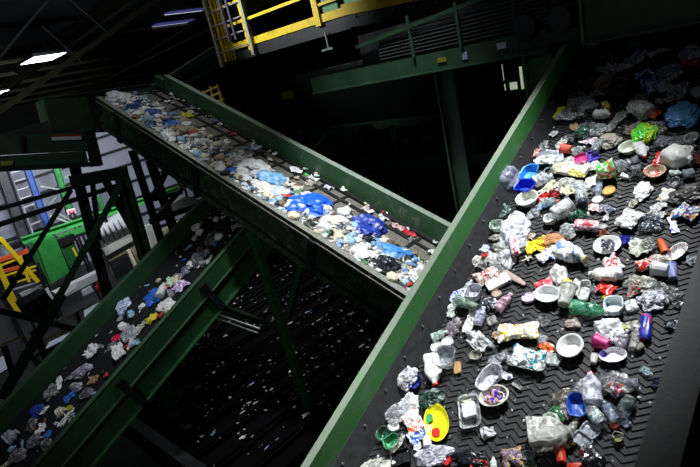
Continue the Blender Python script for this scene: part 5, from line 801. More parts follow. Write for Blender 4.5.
{'name': 'cream_panel', 'label': 'cream lit panel seen between posts above the low conveyor', 'cat': 'panel', 'parts': [('P', 'cream_panel', [[-26.0, 11.32, 1.92], [-26.0, 12.81, 2.14], [-26.0, 12.7, 1.84], [-26.0, 11.35, 1.36]], [-0.2, 0, 0], 's:#d8d8a0:.5'), ('B', 'leg', [-26.1, 11.32, 0.0], [-26.1, 11.32, 1.92], 0.1, 'g:#101214:.5', 'bar', None), ('B', 'leg', [-26.1, 12.81, 0.0], [-26.1, 12.81, 2.14], 0.1, 'g:#101214:.5', 'bar', None)], 'solo': False, 'at': [-26.0, 11.32, 1.92]},
{'name': 'white_post', 'label': 'white lit post seen left of the cream panel', 'cat': 'post', 'parts': [('P', 'white_post', [[-26.0, 10.69, 2.49], [-26.0, 11.07, 2.46], [-26.0, 11.0, 1.17], [-26.0, 10.66, 1.04]], [-0.3, 0, 0], 's:#e0e4dc:.5'), ('B', 'leg', [-26.1, 10.66, 0.0], [-26.1, 10.66, 1.04], 0.1, 'g:#101214:.5', 'bar', None), ('B', 'leg', [-26.1, 11.07, 0.0], [-26.1, 11.07, 2.46], 0.1, 'g:#101214:.5', 'bar', None)], 'solo': False, 'at': [-26.0, 10.69, 2.49]},
{'name': 'white_tank', 'label': 'whitish tank at the right of the cream panel', 'cat': 'tank', 'parts': [('P', 'white_tank', [[-25.0, 11.83, 3.23], [-25.0, 12.8, 3.38], [-25.0, 13.38, 3.01], [-25.0, 13.16, 2.71], [-25.0, 11.88, 2.74]], [-0.8, 0, 0], 's:#b8bcb8:.5'), ('B', 'leg', [-25.1, 11.83, 0.0], [-25.1, 11.83, 3.23], 0.1, 'g:#101214:.5', 'bar', None), ('B', 'leg', [-25.1, 13.38, 0.0], [-25.1, 13.38, 3.01], 0.1, 'g:#101214:.5', 'bar', None)], 'solo': False, 'at': [-25.0, 11.83, 3.23]},
{'name': 'notice_sign', 'label': 'small white notice with red marks hanging above the green beam', 'cat': 'sign', 'parts': [('P', 'board', [[-25.5, 7.4, 4.53], [-25.5, 7.74, 4.51], [-25.5, 7.74, 4.27], [-25.5, 7.39, 4.3]], [-0.04, 0, 0], 's:#f4e8ec:.5'), ('P', 'red_mark', [[-25.45, 7.44, 4.48], [-25.45, 7.68, 4.46], [-25.45, 7.68, 4.34], [-25.45, 7.43, 4.35]], [-0.03, 0, 0], 's:#e05070:.5'), ('P', 'centre_mark', [[-25.4, 7.5, 4.44], [-25.4, 7.59, 4.44], [-25.4, 7.59, 4.38], [-25.4, 7.5, 4.38]], [-0.02, 0, 0], 's:#f0c0cc:.5')], 'solo': False, 'at': [-25.5, 7.4, 4.53]},
{'name': 'blue_post', 'label': 'blue steel post of the storage rack at left', 'cat': 'post', 'parts': [('B', 'blue_post', [-30.0, 7.74, 6.88], [-30.0, 7.56, 3.36], 0.3, 'g:#3858a0:.5', 'i', None), ('B', 'leg', [-30.1, 7.56, 0.0], [-30.1, 7.56, 3.36], 0.1, 'g:#101214:.5', 'bar', None), ('B', 'leg', [-30.1, 7.74, 0.0], [-30.1, 7.74, 6.88], 0.1, 'g:#101214:.5', 'bar', None)], 'solo': False, 'at': [-30.0, 7.74, 6.88]},
{'name': 'rack_ladder', 'label': 'grey rack ladder left of the blue post', 'cat': 'rack', 'parts': [('B', 'upright', [-30.2, 6.73, 7.18], [-30.2, 6.45, 2.81], 0.54, 'g:#30343c:.5', 'i', None), ('B', 'stile', [-30.2, 6.99, 6.7], [-30.2, 6.87, 3.3], 0.074, 'g:#a0a4a8:.5', 'bar', None), ('B', 'rung', [-30.2, 6.98, 6.45], [-30.2, 7.71, 6.44], 0.059, 'g:#b0b4bc:.5', 'bar', None), ('B', 'rung', [-30.2, 6.97, 6.01], [-30.2, 7.71, 6.01], 0.059, 'g:#b0b4bc:.5', 'bar', None), ('B', 'rung', [-30.2, 6.95, 5.57], [-30.2, 7.7, 5.58], 0.06, 'g:#b0b4bc:.5', 'bar', None), ('B', 'rung', [-30.2, 6.94, 5.13], [-30.2, 7.69, 5.15], 0.06, 'g:#b0b4bc:.5', 'bar', None), ('B', 'rung', [-30.2, 6.92, 4.68], [-30.2, 7.68, 4.71], 0.06, 'g:#b0b4bc:.5', 'bar', None), ('B', 'rung', [-30.2, 6.91, 4.22], [-30.2, 7.67, 4.27], 0.06, 'g:#b0b4bc:.5', 'bar', None), ('B', 'rung', [-30.2, 6.89, 3.76], [-30.2, 7.66, 3.82], 0.061, 'g:#b0b4bc:.5', 'bar', None), ('B', 'leg', [-30.3, 6.45, 0.0], [-30.3, 6.45, 2.81], 0.1, 'g:#101214:.5', 'bar', None), ('B', 'leg', [-30.3, 7.71, 0.0], [-30.3, 7.71, 6.01], 0.1, 'g:#101214:.5', 'bar', None)], 'solo': False, 'at': [-30.2, 6.73, 7.18]},
{'name': 'green_post', 'label': 'green steel post left of the notice', 'cat': 'post', 'parts': [('B', 'green_post', [-28.5, 8.58, 6.59], [-28.5, 8.35, 3.89], 0.294, 'g:#2c7a40:.5', 'i', None), ('B', 'leg', [-28.6, 8.35, 0.0], [-28.6, 8.35, 3.89], 0.1, 'g:#101214:.5', 'bar', None), ('B', 'leg', [-28.6, 8.58, 0.0], [-28.6, 8.58, 6.59], 0.1, 'g:#101214:.5', 'bar', None)], 'solo': False, 'at': [-28.5, 8.58, 6.59]},
{'name': 'green_post', 'label': 'green steel post right of the notice', 'cat': 'post', 'parts': [('B', 'green_post', [-28.5, 9.93, 4.3], [-28.5, 9.89, 3.33], 0.258, 'g:#2c6a40:.5', 'i', None), ('B', 'leg', [-28.6, 9.89, 0.0], [-28.6, 9.89, 3.33], 0.1, 'g:#101214:.5', 'bar', None), ('B', 'leg', [-28.6, 9.93, 0.0], [-28.6, 9.93, 4.3], 0.1, 'g:#101214:.5', 'bar', None)], 'solo': False, 'at': [-28.5, 9.93, 4.3]},
{'name': 'scaffold', 'label': 'thin pale diagonal bars around the notice', 'cat': 'scaffold', 'parts': [('B', 'bar', [-27.5, 7.3, 5.68], [-27.5, 8.12, 5.22], 0.07, 'g:#8c9490:.5', 'bar', None), ('B', 'bar', [-27.5, 7.29, 4.71], [-27.5, 7.76, 4.99], 0.07, 'g:#6c7470:.5', 'bar', None), ('B', 'bar', [-27.5, 7.21, 4.25], [-27.5, 7.91, 3.63], 0.071, 'g:#a0a8a0:.5', 'bar', None), ('B', 'bar', [-27.5, 7.51, 4.33], [-27.5, 8.28, 3.33], 0.072, 'g:#808880:.5', 'bar', None), ('B', 'bar', [-27.5, 8.4, 5.72], [-27.5, 9.01, 5.83], 0.095, 'g:#707870:.5', 'bar', None)], 'solo': False, 'at': [-27.5, 7.3, 5.68]},
{'name': 'inclined_feed_conveyor', 'label': 'green inclined conveyor behind the head of the middle conveyor', 'cat': 'conveyor', 'parts': [('P', 'side_panel', [[-14.5, 6.93, 8.34], [-14.5, 9.8, 9.15], [-14.5, 9.81, 8.44], [-14.5, 7.85, 7.99]], [-0.1, 0, 0], 'g:#28584a:.5'), ('B', 'edge', [-14.4, 6.88, 8.34], [-14.4, 9.69, 9.24], 0.043, 's:#a8b0a8:.5', 'bar', None), ('B', 'black_band', [-14.3, 8.34, 8.77], [-14.3, 8.36, 8.09], 0.114, 'g:#101214:.5', 'bar', None), ('B', 'lower_edge', [-14.3, 8.47, 8.41], [-14.3, 9.79, 8.77], 0.038, 's:#808880:.5', 'bar', None), ('B', 'black_band', [-14.35, 7.24, 8.24], [-14.35, 9.84, 8.83], 0.144, 'g:#101214:.5', 'bar', None)], 'solo': False, 'at': [-14.5, 6.93, 8.34]},
{'name': 'guard_railing', 'label': 'distant yellow railing seen above the middle conveyor far rail', 'cat': 'railing', 'parts': [('B', 'rail', [-26.62, 16.0, 7.98], [-24.3, 16.0, 8.21], 0.095, 'g:#e8c818:.45', 'bar', None), ('B', 'rail', [-26.6, 16.0, 7.65], [-24.19, 16.0, 7.89], 0.095, 'g:#e8c818:.45', 'bar', None), ('B', 'rail', [-26.39, 16.0, 7.3], [-24.1, 16.0, 7.53], 0.095, 'g:#e8c818:.45', 'bar', None), ('B', 'post', [-25.77, 16.0, 8.19], [-25.75, 16.0, 7.34], 0.096, 'g:#e8c818:.45', 'bar', None), ('B', 'post', [-25.02, 16.0, 8.3], [-25.05, 16.0, 7.17], 0.094, 'g:#e8c818:.45', 'bar', None), ('B', 'post', [-24.34, 16.0, 8.32], [-24.28, 16.0, 7.19], 0.092, 'g:#e8c818:.45', 'bar', None)], 'solo': False, 'at': [-26.62, 16.0, 7.98]},
{'name': 'roof_cable', 'label': 'upper pale cable left of the walkway', 'cat': 'cable', 'parts': [('B', 'roof_cable', [-19.0, 9.69, 9.71], [-19.0, 12.92, 10.82], 0.045, 'g:#686c74:.5', 'tube', None)], 'solo': True, 'at': [-19.0, 9.69, 9.71]},
{'name': 'roof_cable', 'label': 'lower pale cable left of the walkway', 'cat': 'cable', 'parts': [('B', 'roof_cable', [-19.0, 8.01, 9.13], [-19.0, 12.98, 10.33], 0.037, 'g:#686c74:.5', 'tube', None)], 'solo': True, 'at': [-19.0, 8.01, 9.13]},
{'name': 'roof_cable', 'label': 'double dark bracing rod at upper left corner', 'cat': 'cable', 'parts': [('B', 'roof_cable', [-19.0, 5.37, 10.34], [-19.0, 7.31, 11.8], 0.08, 'g:#686c74:.5', 'tube', None)], 'solo': True, 'at': [-19.0, 5.37, 10.34]},
{'name': 'roof_cable', 'label': 'thin bracing rod from roof to rafter', 'cat': 'cable', 'parts': [('B', 'roof_cable', [-19.0, 7.98, 11.75], [-19.0, 8.95, 10.51], 0.033, 'g:#686c74:.5', 'tube', None)], 'solo': True, 'at': [-19.0, 7.98, 11.75]},
{'name': 'roof_cable', 'label': 'thin bracing rod above the ceiling light', 'cat': 'cable', 'parts': [('B', 'roof_cable', [-19.0, 6.85, 11.07], [-19.0, 7.66, 9.84], 0.032, 'g:#686c74:.5', 'tube', None)], 'solo': True, 'at': [-19.0, 6.85, 11.07]},
{'name': 'roof_cable', 'label': 'long thin cable crossing below the ceiling lights', 'cat': 'cable', 'parts': [('B', 'roof_cable', [-19.0, 4.87, 9.04], [-19.0, 12.28, 8.6], 0.031, 'g:#686c74:.5', 'tube', None)], 'solo': True, 'at': [-19.0, 4.87, 9.04]},
{'name': 'roof_brace', 'label': 'olive rafter brace slanting across the upper left', 'cat': 'beam', 'parts': [('B', 'roof_brace', [-17.0, 4.0, 8.63], [-17.0, 10.17, 11.31], 0.148, 'g:#3e3c2c:.6', 'bar', None)], 'solo': True, 'at': [-17.0, 4.0, 8.63]},
{'name': 'middle_conveyor_support', 'label': 'green posts and braces under the middle conveyor', 'cat': 'support frame', 'parts': [('B', 'column', [-7.68, 4.9, 5.6], [-7.48, 4.9, 1.1], 0.129, 'g:#24582c:.5', 'i', None), ('B', 'brace', [-6.2, 4.9, 5.56], [-7.34, 4.9, 3.97], 0.1, 'g:#1a3c22:.5', 'bar', None), ('B', 'post', [-9.65, 3.2, 3.25], [-9.56, 3.2, 0.81], 0.237, 'g:#2c6434:.5', 'i', None), ('B', 'brace', [-13.0, 3.2, 0.75], [-8.99, 3.2, 2.15], 0.131, 'g:#16301c:.5', 'bar', None), ('B', 'brace', [-10.21, 4.9, 3.86], [-7.54, 4.9, 3.69], 0.08, 'g:#16301e:.5', 'bar', None), ('B', 'brace', [-10.55, 4.9, 0.44], [-6.39, 4.9, 3.55], 0.082, 'g:#101214:.5', 'bar', None), ('B', 'brace', [-6.19, 4.9, 4.16], [-5.01, 4.9, 3.0], 0.063, 'g:#101214:.5', 'bar', None), ('B', 'brace', [-15.06, 4.9, -2.07], [-7.71, 4.9, 2.1], 0.126, 'g:#101214:.5', 'bar', None), ('B', 'post', [-13.59, 6.3, 6.7], [-13.54, 6.3, 1.96], 0.192, 'g:#101214:.5', 'i', None), ('B', 'post', [-6.64, 6.3, 3.75], [-6.87, 6.3, 1.43], 0.117, 'g:#101214:.5', 'i', None)], 'solo': False, 'at': [-7.68, 4.9, 5.6]},
{'name': 'pale_pipe', 'label': 'upper pale pipe right of the low conveyor girder', 'cat': 'pipe', 'parts': [('B', 'pale_pipe', [-10.25, 5.0, 3.48], [-8.54, 5.0, 3.44], 0.042, 's:#a8a8a0:.4', 'tube', None)], 'solo': True, 'at': [-10.25, 5.0, 3.48]},
{'name': 'pale_pipe', 'label': 'lower pale pipe right of the low conveyor girder', 'cat': 'pipe', 'parts': [('B', 'pale_pipe', [-10.24, 5.0, 3.36], [-8.66, 5.0, 3.32], 0.029, 's:#8c8c88:.4', 'tube', None)], 'solo': True, 'at': [-10.24, 5.0, 3.36]},
{'name': 'green_rod', 'label': 'short pale green rod below the low conveyor girder', 'cat': 'rod', 'parts': [('B', 'green_rod', [-9.58, 3.4, 2.64], [-8.73, 3.4, 3.09], 0.057, 'g:#5c8c70:.5', 'bar', None)], 'solo': True, 'at': [-9.58, 3.4, 2.64]},
{'name': 'red_beam', 'label': 'dark red beam low at the bottom beside the green rail', 'cat': 'beam', 'parts': [('B', 'red_beam', [-11.96, 5.5, -2.24], [-8.28, 5.5, 0.78], 0.223, 'g:#7c1414:.5', 'bar', None)], 'solo': True, 'at': [-11.96, 5.5, -2.24]},
{'name': 'small_sign', 'label': 'small pinkish sign below the low conveyor girder', 'cat': 'sign', 'parts': [('P', 'small_sign', [[-11.85, 4.5, 2.04], [-11.51, 4.5, 2.19], [-11.56, 4.5, 2.04], [-11.88, 4.5, 1.92]], [0, 0.03, 0], 's:#c89080:.5')], 'solo': True, 'at': [-11.85, 4.5, 2.04]},
{'name': 'storage_wall', 'label': 'pale grey panelled partition behind the left machines', 'cat': 'partition', 'parts': [('P', 'wall_panel', [[-34.0, 5.32, 8.24], [-34.0, 11.05, 7.58], [-34.0, 15.78, 6.72], [-34.0, 22.81, 6.49], [-34.0, 23.56, 3.3], [-34.0, 19.19, -3.9], [-34.0, 7.68, -1.47], [-34.0, 2.02, -0.37]], [-0.2, 0, 0], 's:#8c90a0:.6'), ('B', 'seam', [-33.9, 5.97, 6.45], [-33.9, 21.76, 7.42], 0.123, 'g:#202228:.5', 'bar', None), ('B', 'seam', [-33.9, 5.64, 5.57], [-33.9, 21.34, 6.23], 0.124, 'g:#202228:.5', 'bar', None), ('B', 'seam', [-33.9, 5.3, 4.69], [-33.9, 20.92, 5.03], 0.124, 'g:#202228:.5', 'bar', None), ('B', 'seam', [-33.9, 4.96, 3.8], [-33.9, 20.5, 3.83], 0.124, 'g:#202228:.5', 'bar', None), ('B', 'seam', [-33.9, 4.62, 2.91], [-33.9, 20.07, 2.62], 0.124, 'g:#202228:.5', 'bar', None), ('B', 'seam', [-33.9, 4.28, 2.02], [-33.9, 19.64, 1.41], 0.125, 'g:#202228:.5', 'bar', None), ('B', 'seam', [-33.9, 3.94, 1.13], [-33.9, 19.22, 0.19], 0.125, 'g:#202228:.5', 'bar', None), ('B', 'seam', [-33.9, 3.6, 0.23], [-33.9, 18.79, -1.03], 0.125, 'g:#202228:.5', 'bar', None)], 'solo': False, 'at': [-34.0, 5.32, 8.24]},
{'name': 'bottom_pipe', 'label': 'long dim pipe low at the bottom left under the girder', 'cat': 'pipe', 'parts': [('B', 'bottom_pipe', [-21.96, 3.6, -4.74], [-14.13, 3.6, -0.27], 0.054, 'g:#60646c:.5', 'tube', None)], 'solo': True, 'at': [-21.96, 3.6, -4.74]},
{'name': 'floor_plate', 'label': 'pale blue grey floor plate seen under the railings at lower left', 'cat': 'plate', 'parts': [('P', 'floor_plate', [[-19.04, 3.53, 1.5], [-18.98, 4.23, 1.5], [-17.84, 4.34, 1.5], [-16.64, 2.84, 1.5], [-18.0, 2.91, 1.5]], [0, 0, 0.05], 's:#98a0b0:.6')], 'solo': True, 'at': [-19.04, 3.53, 1.5]},
{'name': 'floor_plate', 'label': 'pale grey plate seen left of the low conveyor far rail', 'cat': 'plate', 'parts': [('P', 'floor_plate', [[-20.52, 5.21, 1.5], [-20.87, 6.43, 1.5], [-19.52, 5.56, 1.5], [-19.38, 4.86, 1.5]], [0, 0, 0.05], 's:#b0b4c0:.6')], 'solo': True, 'at': [-20.52, 5.21, 1.5]},
{'name': 'floor_plate', 'label': 'small grey plate at the left edge behind brown post', 'cat': 'plate', 'parts': [('P', 'floor_plate', [[-19.76, 2.03, 1.5], [-19.78, 2.39, 1.5], [-18.48, 2.23, 1.5], [-18.39, 1.71, 1.5]], [0, 0, 0.05], 's:#8c90a0:.6')], 'solo': True, 'at': [-19.76, 2.03, 1.5]},
]
for t in BG:
    if t['solo']:
        q = t['parts'][0]; o = prism(q[1], q[2], q[3], q[4], None) if q[0] == 'P' else beam(q[1], q[2], q[3], q[4], q[5], None, q[6], q[7])
    else:
        o = empty(t['name'], Matrix.Translation(t['at'])); 
        inv = Vector(t['at'])
        for q in t['parts']:
            if q[0] == 'P': prism(q[1], [Vector(p)-inv for p in q[2]], q[3], q[4], o)
            else: beam(q[1], Vector(q[2])-inv, Vector(q[3])-inv, q[4], q[5], o, q[6], q[7])
    tag(o, t['label'], t['cat'], t.get('group'), t.get('kind'))
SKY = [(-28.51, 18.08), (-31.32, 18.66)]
# ------------------------------------------------------------------ the hall
def slab(name, m, *b):
    o = lb(name, None, m, *b); o['kind'] = 'structure'; return o
slab('floor', 'k:#09090a:#1c1c1e:.6', (-62, 14, -12, 46, -.2, 0))
slab('wall_left', 'g:#15171a:.7', (-62.3, -62, -12, 46, 0, 12))
slab('wall_back', 'g:#15171a:.7', (-62, 14, 46, 46.3, 0, 14))
# sloping roof with rafters and purlins
ro = bmesh.new(); v = [ro.verts.new(p) for p in ((-62, -12, 10.9), (14, -12, 14.7), (14, 46, 14.7), (-62, 46, 10.9))]; w = [ro.verts.new(p.co+Vector((0,0,.1))) for p in v]
ro.faces.new(v); ro.faces.new(w[::-1])
for i in range(4): ro.faces.new((v[i], w[i], w[(i+1)%4], v[(i+1)%4]))
o = link('ceiling', ro, 'g:#14161c:.7'); o['kind'] = 'structure'
def rz(x): return 10.9+(x+62)*.05
k = 1
for i, y in enumerate((2.0, 12.0, 22.0, 32.0)):
    bm = bmesh.new(); ibeam(bm, (-62, y, rz(-62)-.35), (10, y, rz(10)-.35), .3, .6, .05); o = link('trim_%d' % k, bm, 'g:#3c3a28:.6'); o['kind'] = 'structure'; k += 1
for i in range(12):
    x = -58+i*4.4; bm = bmesh.new(); bar(bm, (x, -12, rz(x)-.1), (x, 46, rz(x)-.1), .12, .2); o = link('trim_%d' % k, bm, 'g:#4c4a34:.6'); o['kind'] = 'structure'; k += 1
# ceiling lights
for i, (x, y, z, lab) in enumerate(((-28.8, 9.9, 11.2, 'lit rectangular ceiling light high at left, the whole fixture seen'), (-44.5, 11.3, 11.15, 'lit ceiling light at the left edge, cut by the frame'))):
    t = tag(empty('ceiling_light', Matrix.Translation((x, y, z))), lab, 'lamp', 'ceiling lights')
    lb('housing', t, 'g:#606468:.5', (-1.1, 1.1, -.78, .78, .02, .16)); lb('diffuser', t, 'e:#e8f2ff:9', (-1.05, 1.05, -.72, .72, 0, .02))
    for sx in (-.8, .8): lb('hanger', t, 'g:#606468:.5', (sx-.01, sx+.01, -.01, .01, .16, rz(x+sx)-z))
# skylights in the roof, and glowing strips in place of lit purlins
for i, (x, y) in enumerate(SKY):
    o = lb('glow_panel_%d' % (2*i+1), None, 'e:#8c90ff:.13', (x-.1, x+.6, y-1.3, y+1.3, rz(x)-.06, rz(x)-.01)); o['kind'] = 'structure'
    o = lb('glow_panel_%d' % (2*i+2), None, 'e:#e8ecff:.7', (x-.3, x-.12, y-1.2, y+1.2, rz(x)-.06, rz(x)-.01)); o['kind'] = 'structure'  # added emissive strip imitating the light on a purlin
# ------------------------------------------------------------------ overhead conveyor crossing above the wide belt
X, Y = 0, 6.2
t = tag(empty('overhead_conveyor', Matrix.Translation((-3, 6.2, 8))), 'dark green overhead conveyor crossing above the wide belt', 'conveyor')
def tb(name, m, x0, x1, y0, y1, z0, z1, par=None):
    return lb(name, par or t, m, (x0+3, x1+3, y0-6.2, y1-6.2, z0, z1))
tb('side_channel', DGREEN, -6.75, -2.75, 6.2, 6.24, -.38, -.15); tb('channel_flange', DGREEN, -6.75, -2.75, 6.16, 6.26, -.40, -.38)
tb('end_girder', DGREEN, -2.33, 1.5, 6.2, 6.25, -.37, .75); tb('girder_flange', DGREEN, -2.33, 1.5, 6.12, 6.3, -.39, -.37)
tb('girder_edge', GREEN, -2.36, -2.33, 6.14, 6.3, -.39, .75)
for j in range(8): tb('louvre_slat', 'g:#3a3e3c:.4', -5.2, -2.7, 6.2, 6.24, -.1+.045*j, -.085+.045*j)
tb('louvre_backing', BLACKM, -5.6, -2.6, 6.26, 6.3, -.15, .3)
bm = bmesh.new(); bar(bm, (-2.6, 0, .15), (.4, 0, .42), .05, .05); link('top_rail', bm, DGREEN, t)
for x in (-4.6, -3.85, -3.1): tb('louvre_post', DGREEN, x-.02, x+.02, 6.17, 6.2, -.15, .38)
for x in (-2.95, -2.55):
    bm = bmesh.new(); tube(bm, [(x+3, -.12, -.08), (x+3, .3, -.08)], .13, 16); link('drive_drum', bm, 'g:#202226:.35', t)
tb('bearing_block', BLACKM, -3.1, -2.4, 6.16, 6.22, -.32, -.2)
tb('top_deck', BLACKM, -6.75, 1.5, 6.3, 7.5, -.1, -.05)
tb('far_channel', BLACKM, -6.75, 1.5, 7.5, 7.55, -.4, .1)
tb('yellow_label', 'g:#6a6418:.5', -4.24, -4.1, 6.19, 6.198, -.29, -.23); tb('pale_label', 's:#8890a8:.5', -3.86, -3.79, 6.19, 6.198, -.31, -.22); tb('white_label', 's:#a8b0b8:.5', -3.37, -3.25, 6.19, 6.198, -.27, -.2)
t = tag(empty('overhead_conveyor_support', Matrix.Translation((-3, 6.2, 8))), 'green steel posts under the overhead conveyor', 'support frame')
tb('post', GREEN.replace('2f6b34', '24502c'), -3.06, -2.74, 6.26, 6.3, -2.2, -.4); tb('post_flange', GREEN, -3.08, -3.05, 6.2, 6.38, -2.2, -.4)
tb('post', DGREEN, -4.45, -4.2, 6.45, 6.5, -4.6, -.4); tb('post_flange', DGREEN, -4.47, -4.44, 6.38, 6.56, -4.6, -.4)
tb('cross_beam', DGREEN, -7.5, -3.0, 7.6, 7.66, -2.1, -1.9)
# ------------------------------------------------------------------ yellow railed walkway
t = tag(empty('walkway', Matrix.Translation((-8, 8, 8.7))), 'raised walkway with yellow railing and black fascia', 'walkway')
def wb(name, m, x0, x1, y0, y1, z0, z1): return lb(name, t, m, (x0+8, x1+8, y0-8, y1-8, z0-.7, z1-.7))
wb('toe_board', YEL, -11.3, -7.3, 8.0, 8.03, .80, .95); wb('fascia', BLACKM, -11.4, -7.3, 8.03, 8.07, .55, .80); wb('deck', BLACKM, -11.4, -7.3, 8.05, 9.4, .72, .8)
wb('end_toe_board', YEL, -11.42, -11.38, 8.0, 9.3, .8, .95)
wb('post', YEL, -10.46, -10.36, 7.96, 8.02, .7, 2.0); wb('pale_post', 'g:#a8a890:.4', -10.35, -10.25, 7.92, 8.02, .58, 2.0)
wb('post', YEL, -8.15, -8.0, 7.96, 8.02, .75, 2.0); wb('post', YEL, -9.1, -9.04, 9.3, 9.36, .8, 2.0)
wb('corner_post', YEL, -11.5, -11.42, 7.96, 8.02, .6, 2.1); wb('corner_post', 'g:#b8b49c:.4', -11.66, -11.57, 7.9, 7.98, .5, 2.1)
for x in (-11.35, -11.24, -11.12): wb('ladder_rail', YEL, x-.02, x+.02, 8.0, 8.04, .6, 2.2)
wb('mid_rail', YEL, -11.2, -7.2, 7.98, 8.02, 1.32, 1.38); wb('top_rail', YEL, -11.4, -7.2, 7.98, 8.02, 1.75, 1.8)
wb('lower_rail', YEL, -8.0, -7.2, 7.98, 8.02, 1.1, 1.15)
for j in range(6): wb('ladder_rung', 'g:#9a9890:.4', -11.6, -10.4, 7.9, 7.93, .82+.3*j, .85+.3*j)
for x in (-10.95, -10.7): wb('cable', 'g:#5c5878:.4', x-.03, x+.03, 7.85, 7.88, 1.0, 2.2)
wb('green_panel', 'g:#3f8048:.5', -8.3, -7.2, 8.4, 8.44, .9, 2.2)
wb('hook', 'g:#8a9a8a:.4', -7.95, -7.92, 7.95, 7.98, .3, .62); wb('hook_foot', 'g:#8a9a8a:.4', -8.1, -7.8, 7.93, 8.0, .27, .31)
bm = bmesh.new(); bar(bm, (.6, 0, .2), (5.2, 0, -.12), .04, .2); link('sloping_toe_board', bm, YEL, t)
bm = bmesh.new(); bar(bm, (.6, .03, .03), (5.2, .03, -.4), .04, .3); link('sloping_fascia', bm, BLACKM, t)
for q in range(9):
    bm = bmesh.new(); tube(bm, [(.9+q*.45, -.04, .03-.09*q*.45), (.9+q*.45, .0, .03-.09*q*.45)], .02, 8); link('bolt', bm, 'g:#70726c:.4', t)
# dark housings behind, under the walkway
t = tag(empty('sorting_machine', Matrix.Translation((-8, 9, 6))), 'dark sorting machine under the walkway with small yellow label', 'machine')
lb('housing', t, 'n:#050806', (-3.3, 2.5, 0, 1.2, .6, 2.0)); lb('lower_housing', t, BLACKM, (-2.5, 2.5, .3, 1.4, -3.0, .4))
lb('yellow_label', t, 'g:#a88c18:.5', (-2.95, -2.5, -.02, -.005, 1.42, 1.6))
lb('hopper', t, 'g:#16241a:.5', (-1.5, -.1, -.5, .0, -.9, .6)); lb('frame', t, DGREEN, (-2.6, 2.6, -.1, .0, .45, .62))
for x in (-2.3, .4, 2.3): lb('leg', t, DGREEN, (x, x+.18, -.1, .1, -6, .5))
# pale boxes and bars far back, their lit look given by added emission
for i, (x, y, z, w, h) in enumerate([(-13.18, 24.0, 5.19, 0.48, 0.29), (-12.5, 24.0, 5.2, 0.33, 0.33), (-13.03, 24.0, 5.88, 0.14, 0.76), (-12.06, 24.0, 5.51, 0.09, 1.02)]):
    o = lb('glow_panel_%d' % (i+5), None, 'e:#d8e8c8:.45', (x-w/2, x+w/2, y, y+.1, z-h/2, z+h/2)); o['kind'] = 'structure'
# ------------------------------------------------------------------ lower level: screen deck, pipes and litter in the dark
t = tag(empty('lower_screen', Matrix.Translation((-13, 7, 2.2))), 'dark screen deck of shafts low between the conveyors', 'machine')
lb('deck_frame', t, BLACKM, (-3.6, 6.3, -4.5, -4.3, -.3, .2)); lb('deck_frame', t, BLACKM, (-3.6, 6.3, 5.3, 5.5, -.3, .2))
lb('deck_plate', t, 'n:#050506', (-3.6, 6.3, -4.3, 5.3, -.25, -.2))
for j in range(16):
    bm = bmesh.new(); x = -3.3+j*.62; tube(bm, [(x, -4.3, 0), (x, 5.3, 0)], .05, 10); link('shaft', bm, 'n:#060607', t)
rnd = random.Random(11)
for i in range(170):
    j = rnd.randrange(16); col = rnd.choice(['white', 'grey', 'white', 'cream', 'grey', 'pale blue']); form = rnd.choice(['film', 'flake', 'flake'])
    fw = {'film': 'crumpled film', 'flake': 'narrow torn scrap'}[form]
    small(col, form, Matrix.Translation((-16.3+j*.62, 0, 2.29)), 0, rnd.uniform(2.8, 12), 0, 1.57+rnd.uniform(-.3, .3), rnd.uniform(.05, .14), '%s %s caught on the dark lower screen deck' % (col, fw), '%s %ss on the lower screen deck' % (col, fw))
chips('shredded_litter', 900, Matrix.Translation((-13.02, 7, 2.25)), (-3.5, 6.2), (-4.3, 5.3), (.006, .03), ['#b0b0b0', '#606060', '#88887c', '#444444'], 'fine pale shreds speckling the dark lower screen deck', 12, .06, 1, .31)
# ------------------------------------------------------------------ lamps and added fill lights
def spot(name, loc, to, power, size, blend, rad=.35, col=(.93, .97, 1)):
    d = bpy.data.lights.new(name, 'SPOT'); d.energy = power; d.spot_size = math.radians(size); d.spot_blend = blend; d.shadow_soft_size = rad; d.color = col
    o = bpy.data.objects.new(name, d); C.objects.link(o); o.location = loc; o.rotation_euler = (Vector(to)-Vector(loc)).to_track_quat('-Z', 'Y').to_euler(); return o
def area(name, loc, power, sx, sy, col=(.93, .97, 1)):
    d = bpy.data.lights.new(name, 'AREA'); d.shape = 'RECTANGLE'; d.size = sx; d.size_y = sy; d.energy = power; d.color = col
    o = bpy.data.objects.new(name, d); C.objects.link(o); o.location = loc; return o
spot('lamp_wide_belt', (-1.6, 5.0, 13.2), (-2.5, 3.45, 5.9), 4500, 35, .75, .25)
spot('lamp_wide_belt', (-2.4, 3.0, 13.2), (-2.95, 1.25, 5.1), 2000, 26, .9, .25)
spot('lamp_middle_belt', (-4.2, 4.9, 13.4), (-5.4, 5.3, 5.8), 4700, 42, .9, .3)
spot('lamp_head', (-8.5, 5.2, 13.0), (-9.8, 5.3, 7.6), 330, 50, .9, .3)
spot('lamp_low_belt', (-7.0, 4.6, 13.0), (-9.2, 3.0, 4.8), 1500, 30, .9, .3)
spot('lamp_walkway', (-12.5, 2.0, 12.3), (-9.3, 8, 9.5), 3600, 30, .8, .3)
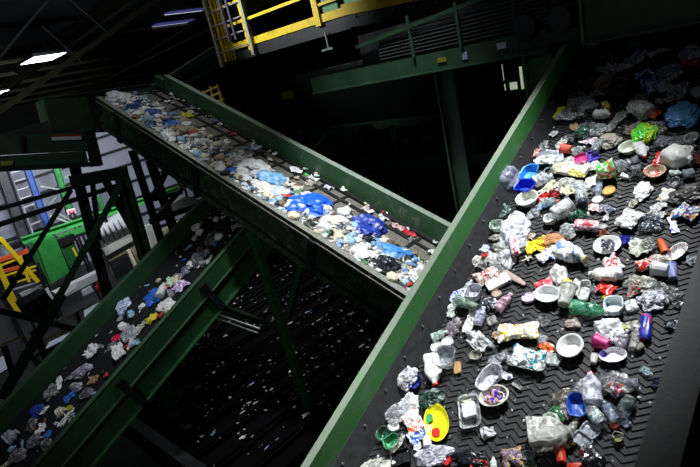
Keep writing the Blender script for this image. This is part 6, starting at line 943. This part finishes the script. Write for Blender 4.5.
spot('lamp_left_bay', (-21.5, 9, 9.5), (-34, 9, 4.5), 4200, 80, .7, .4)
spot('lamp_left_bay', (-21.5, 4, 9.6), (-29, 7, 3), 2800, 80, .7, .4)
spot('fill_left_floor', (-19, 3, 7.5), (-20.5, 3, 1), 900, 90, .8, .3)  # added spot to brighten the floor plates, no fixture behind it
spot('light_roof', (-13.2, 0, 9.2), (-17, 12, 11.3), 500, 80, .9, .4)  # added spot so the feed conveyor and roof steel show up
area('light_roof', (-30, 12, 9.0), 50, 4, 4)
spot('fill_discharge', (-6, -1.5, 10.5), (-12.5, 3.6, 7.2), 420, 38, .9, .3)  # fill added to lift the discharge conveyor and left posts
area('fill_hall', (-3, -5, 13.2), 90, 5, 5)  # weak camera-side fill, added to lift the dark faces
spot('fill_lower_deck', (-12.8, 7.4, 5.0), (-12.4, 7.9, 2), 430, 105, .8, .1)  # this spot and the next are added to make the deck litter gleam
spot('fill_lower_deck', (-8.6, 5.6, 4.3), (-9.2, 5.6, 2), 90, 125, .8, .1)
spot('fill_lower_bay', (-5.0, -1.0, 7.0), (-8.5, 4.7, 3.8), 150, 60, .9, .3)  # added fill from the camera side for the green posts and braces
w = bpy.data.worlds.new('world'); bpy.context.scene.world = w; w.use_nodes = True
w.node_tree.nodes['Background'].inputs[0].default_value = (.5, .6, .8, 1); w.node_tree.nodes['Background'].inputs[1].default_value = .02

# ------------------------------------------------------------------ camera
cd = bpy.data.cameras.new('camera'); cam = bpy.data.objects.new('camera', cd); C.objects.link(cam)
cd.sensor_width = 36; cd.lens = 535/700*36; cd.clip_end = 300; cd.clip_start = .05
R_ = Vector((0.713864, 0.666212, -0.215777)); U_ = Vector((-0.060657, 0.365795, 0.928717)); F_ = Vector((-0.697653, 0.649889, -0.301538))
M = Matrix((R_, U_, -F_)).transposed().to_4x4(); M.translation = Vector((0,0,Z0)); cam.matrix_world = M
bpy.context.scene.camera = cam
vs = bpy.context.scene.view_settings; vs.view_transform = 'Standard'; vs.look = 'None'; vs.exposure = 0; vs.gamma = 1; vs.use_curve_mapping = False
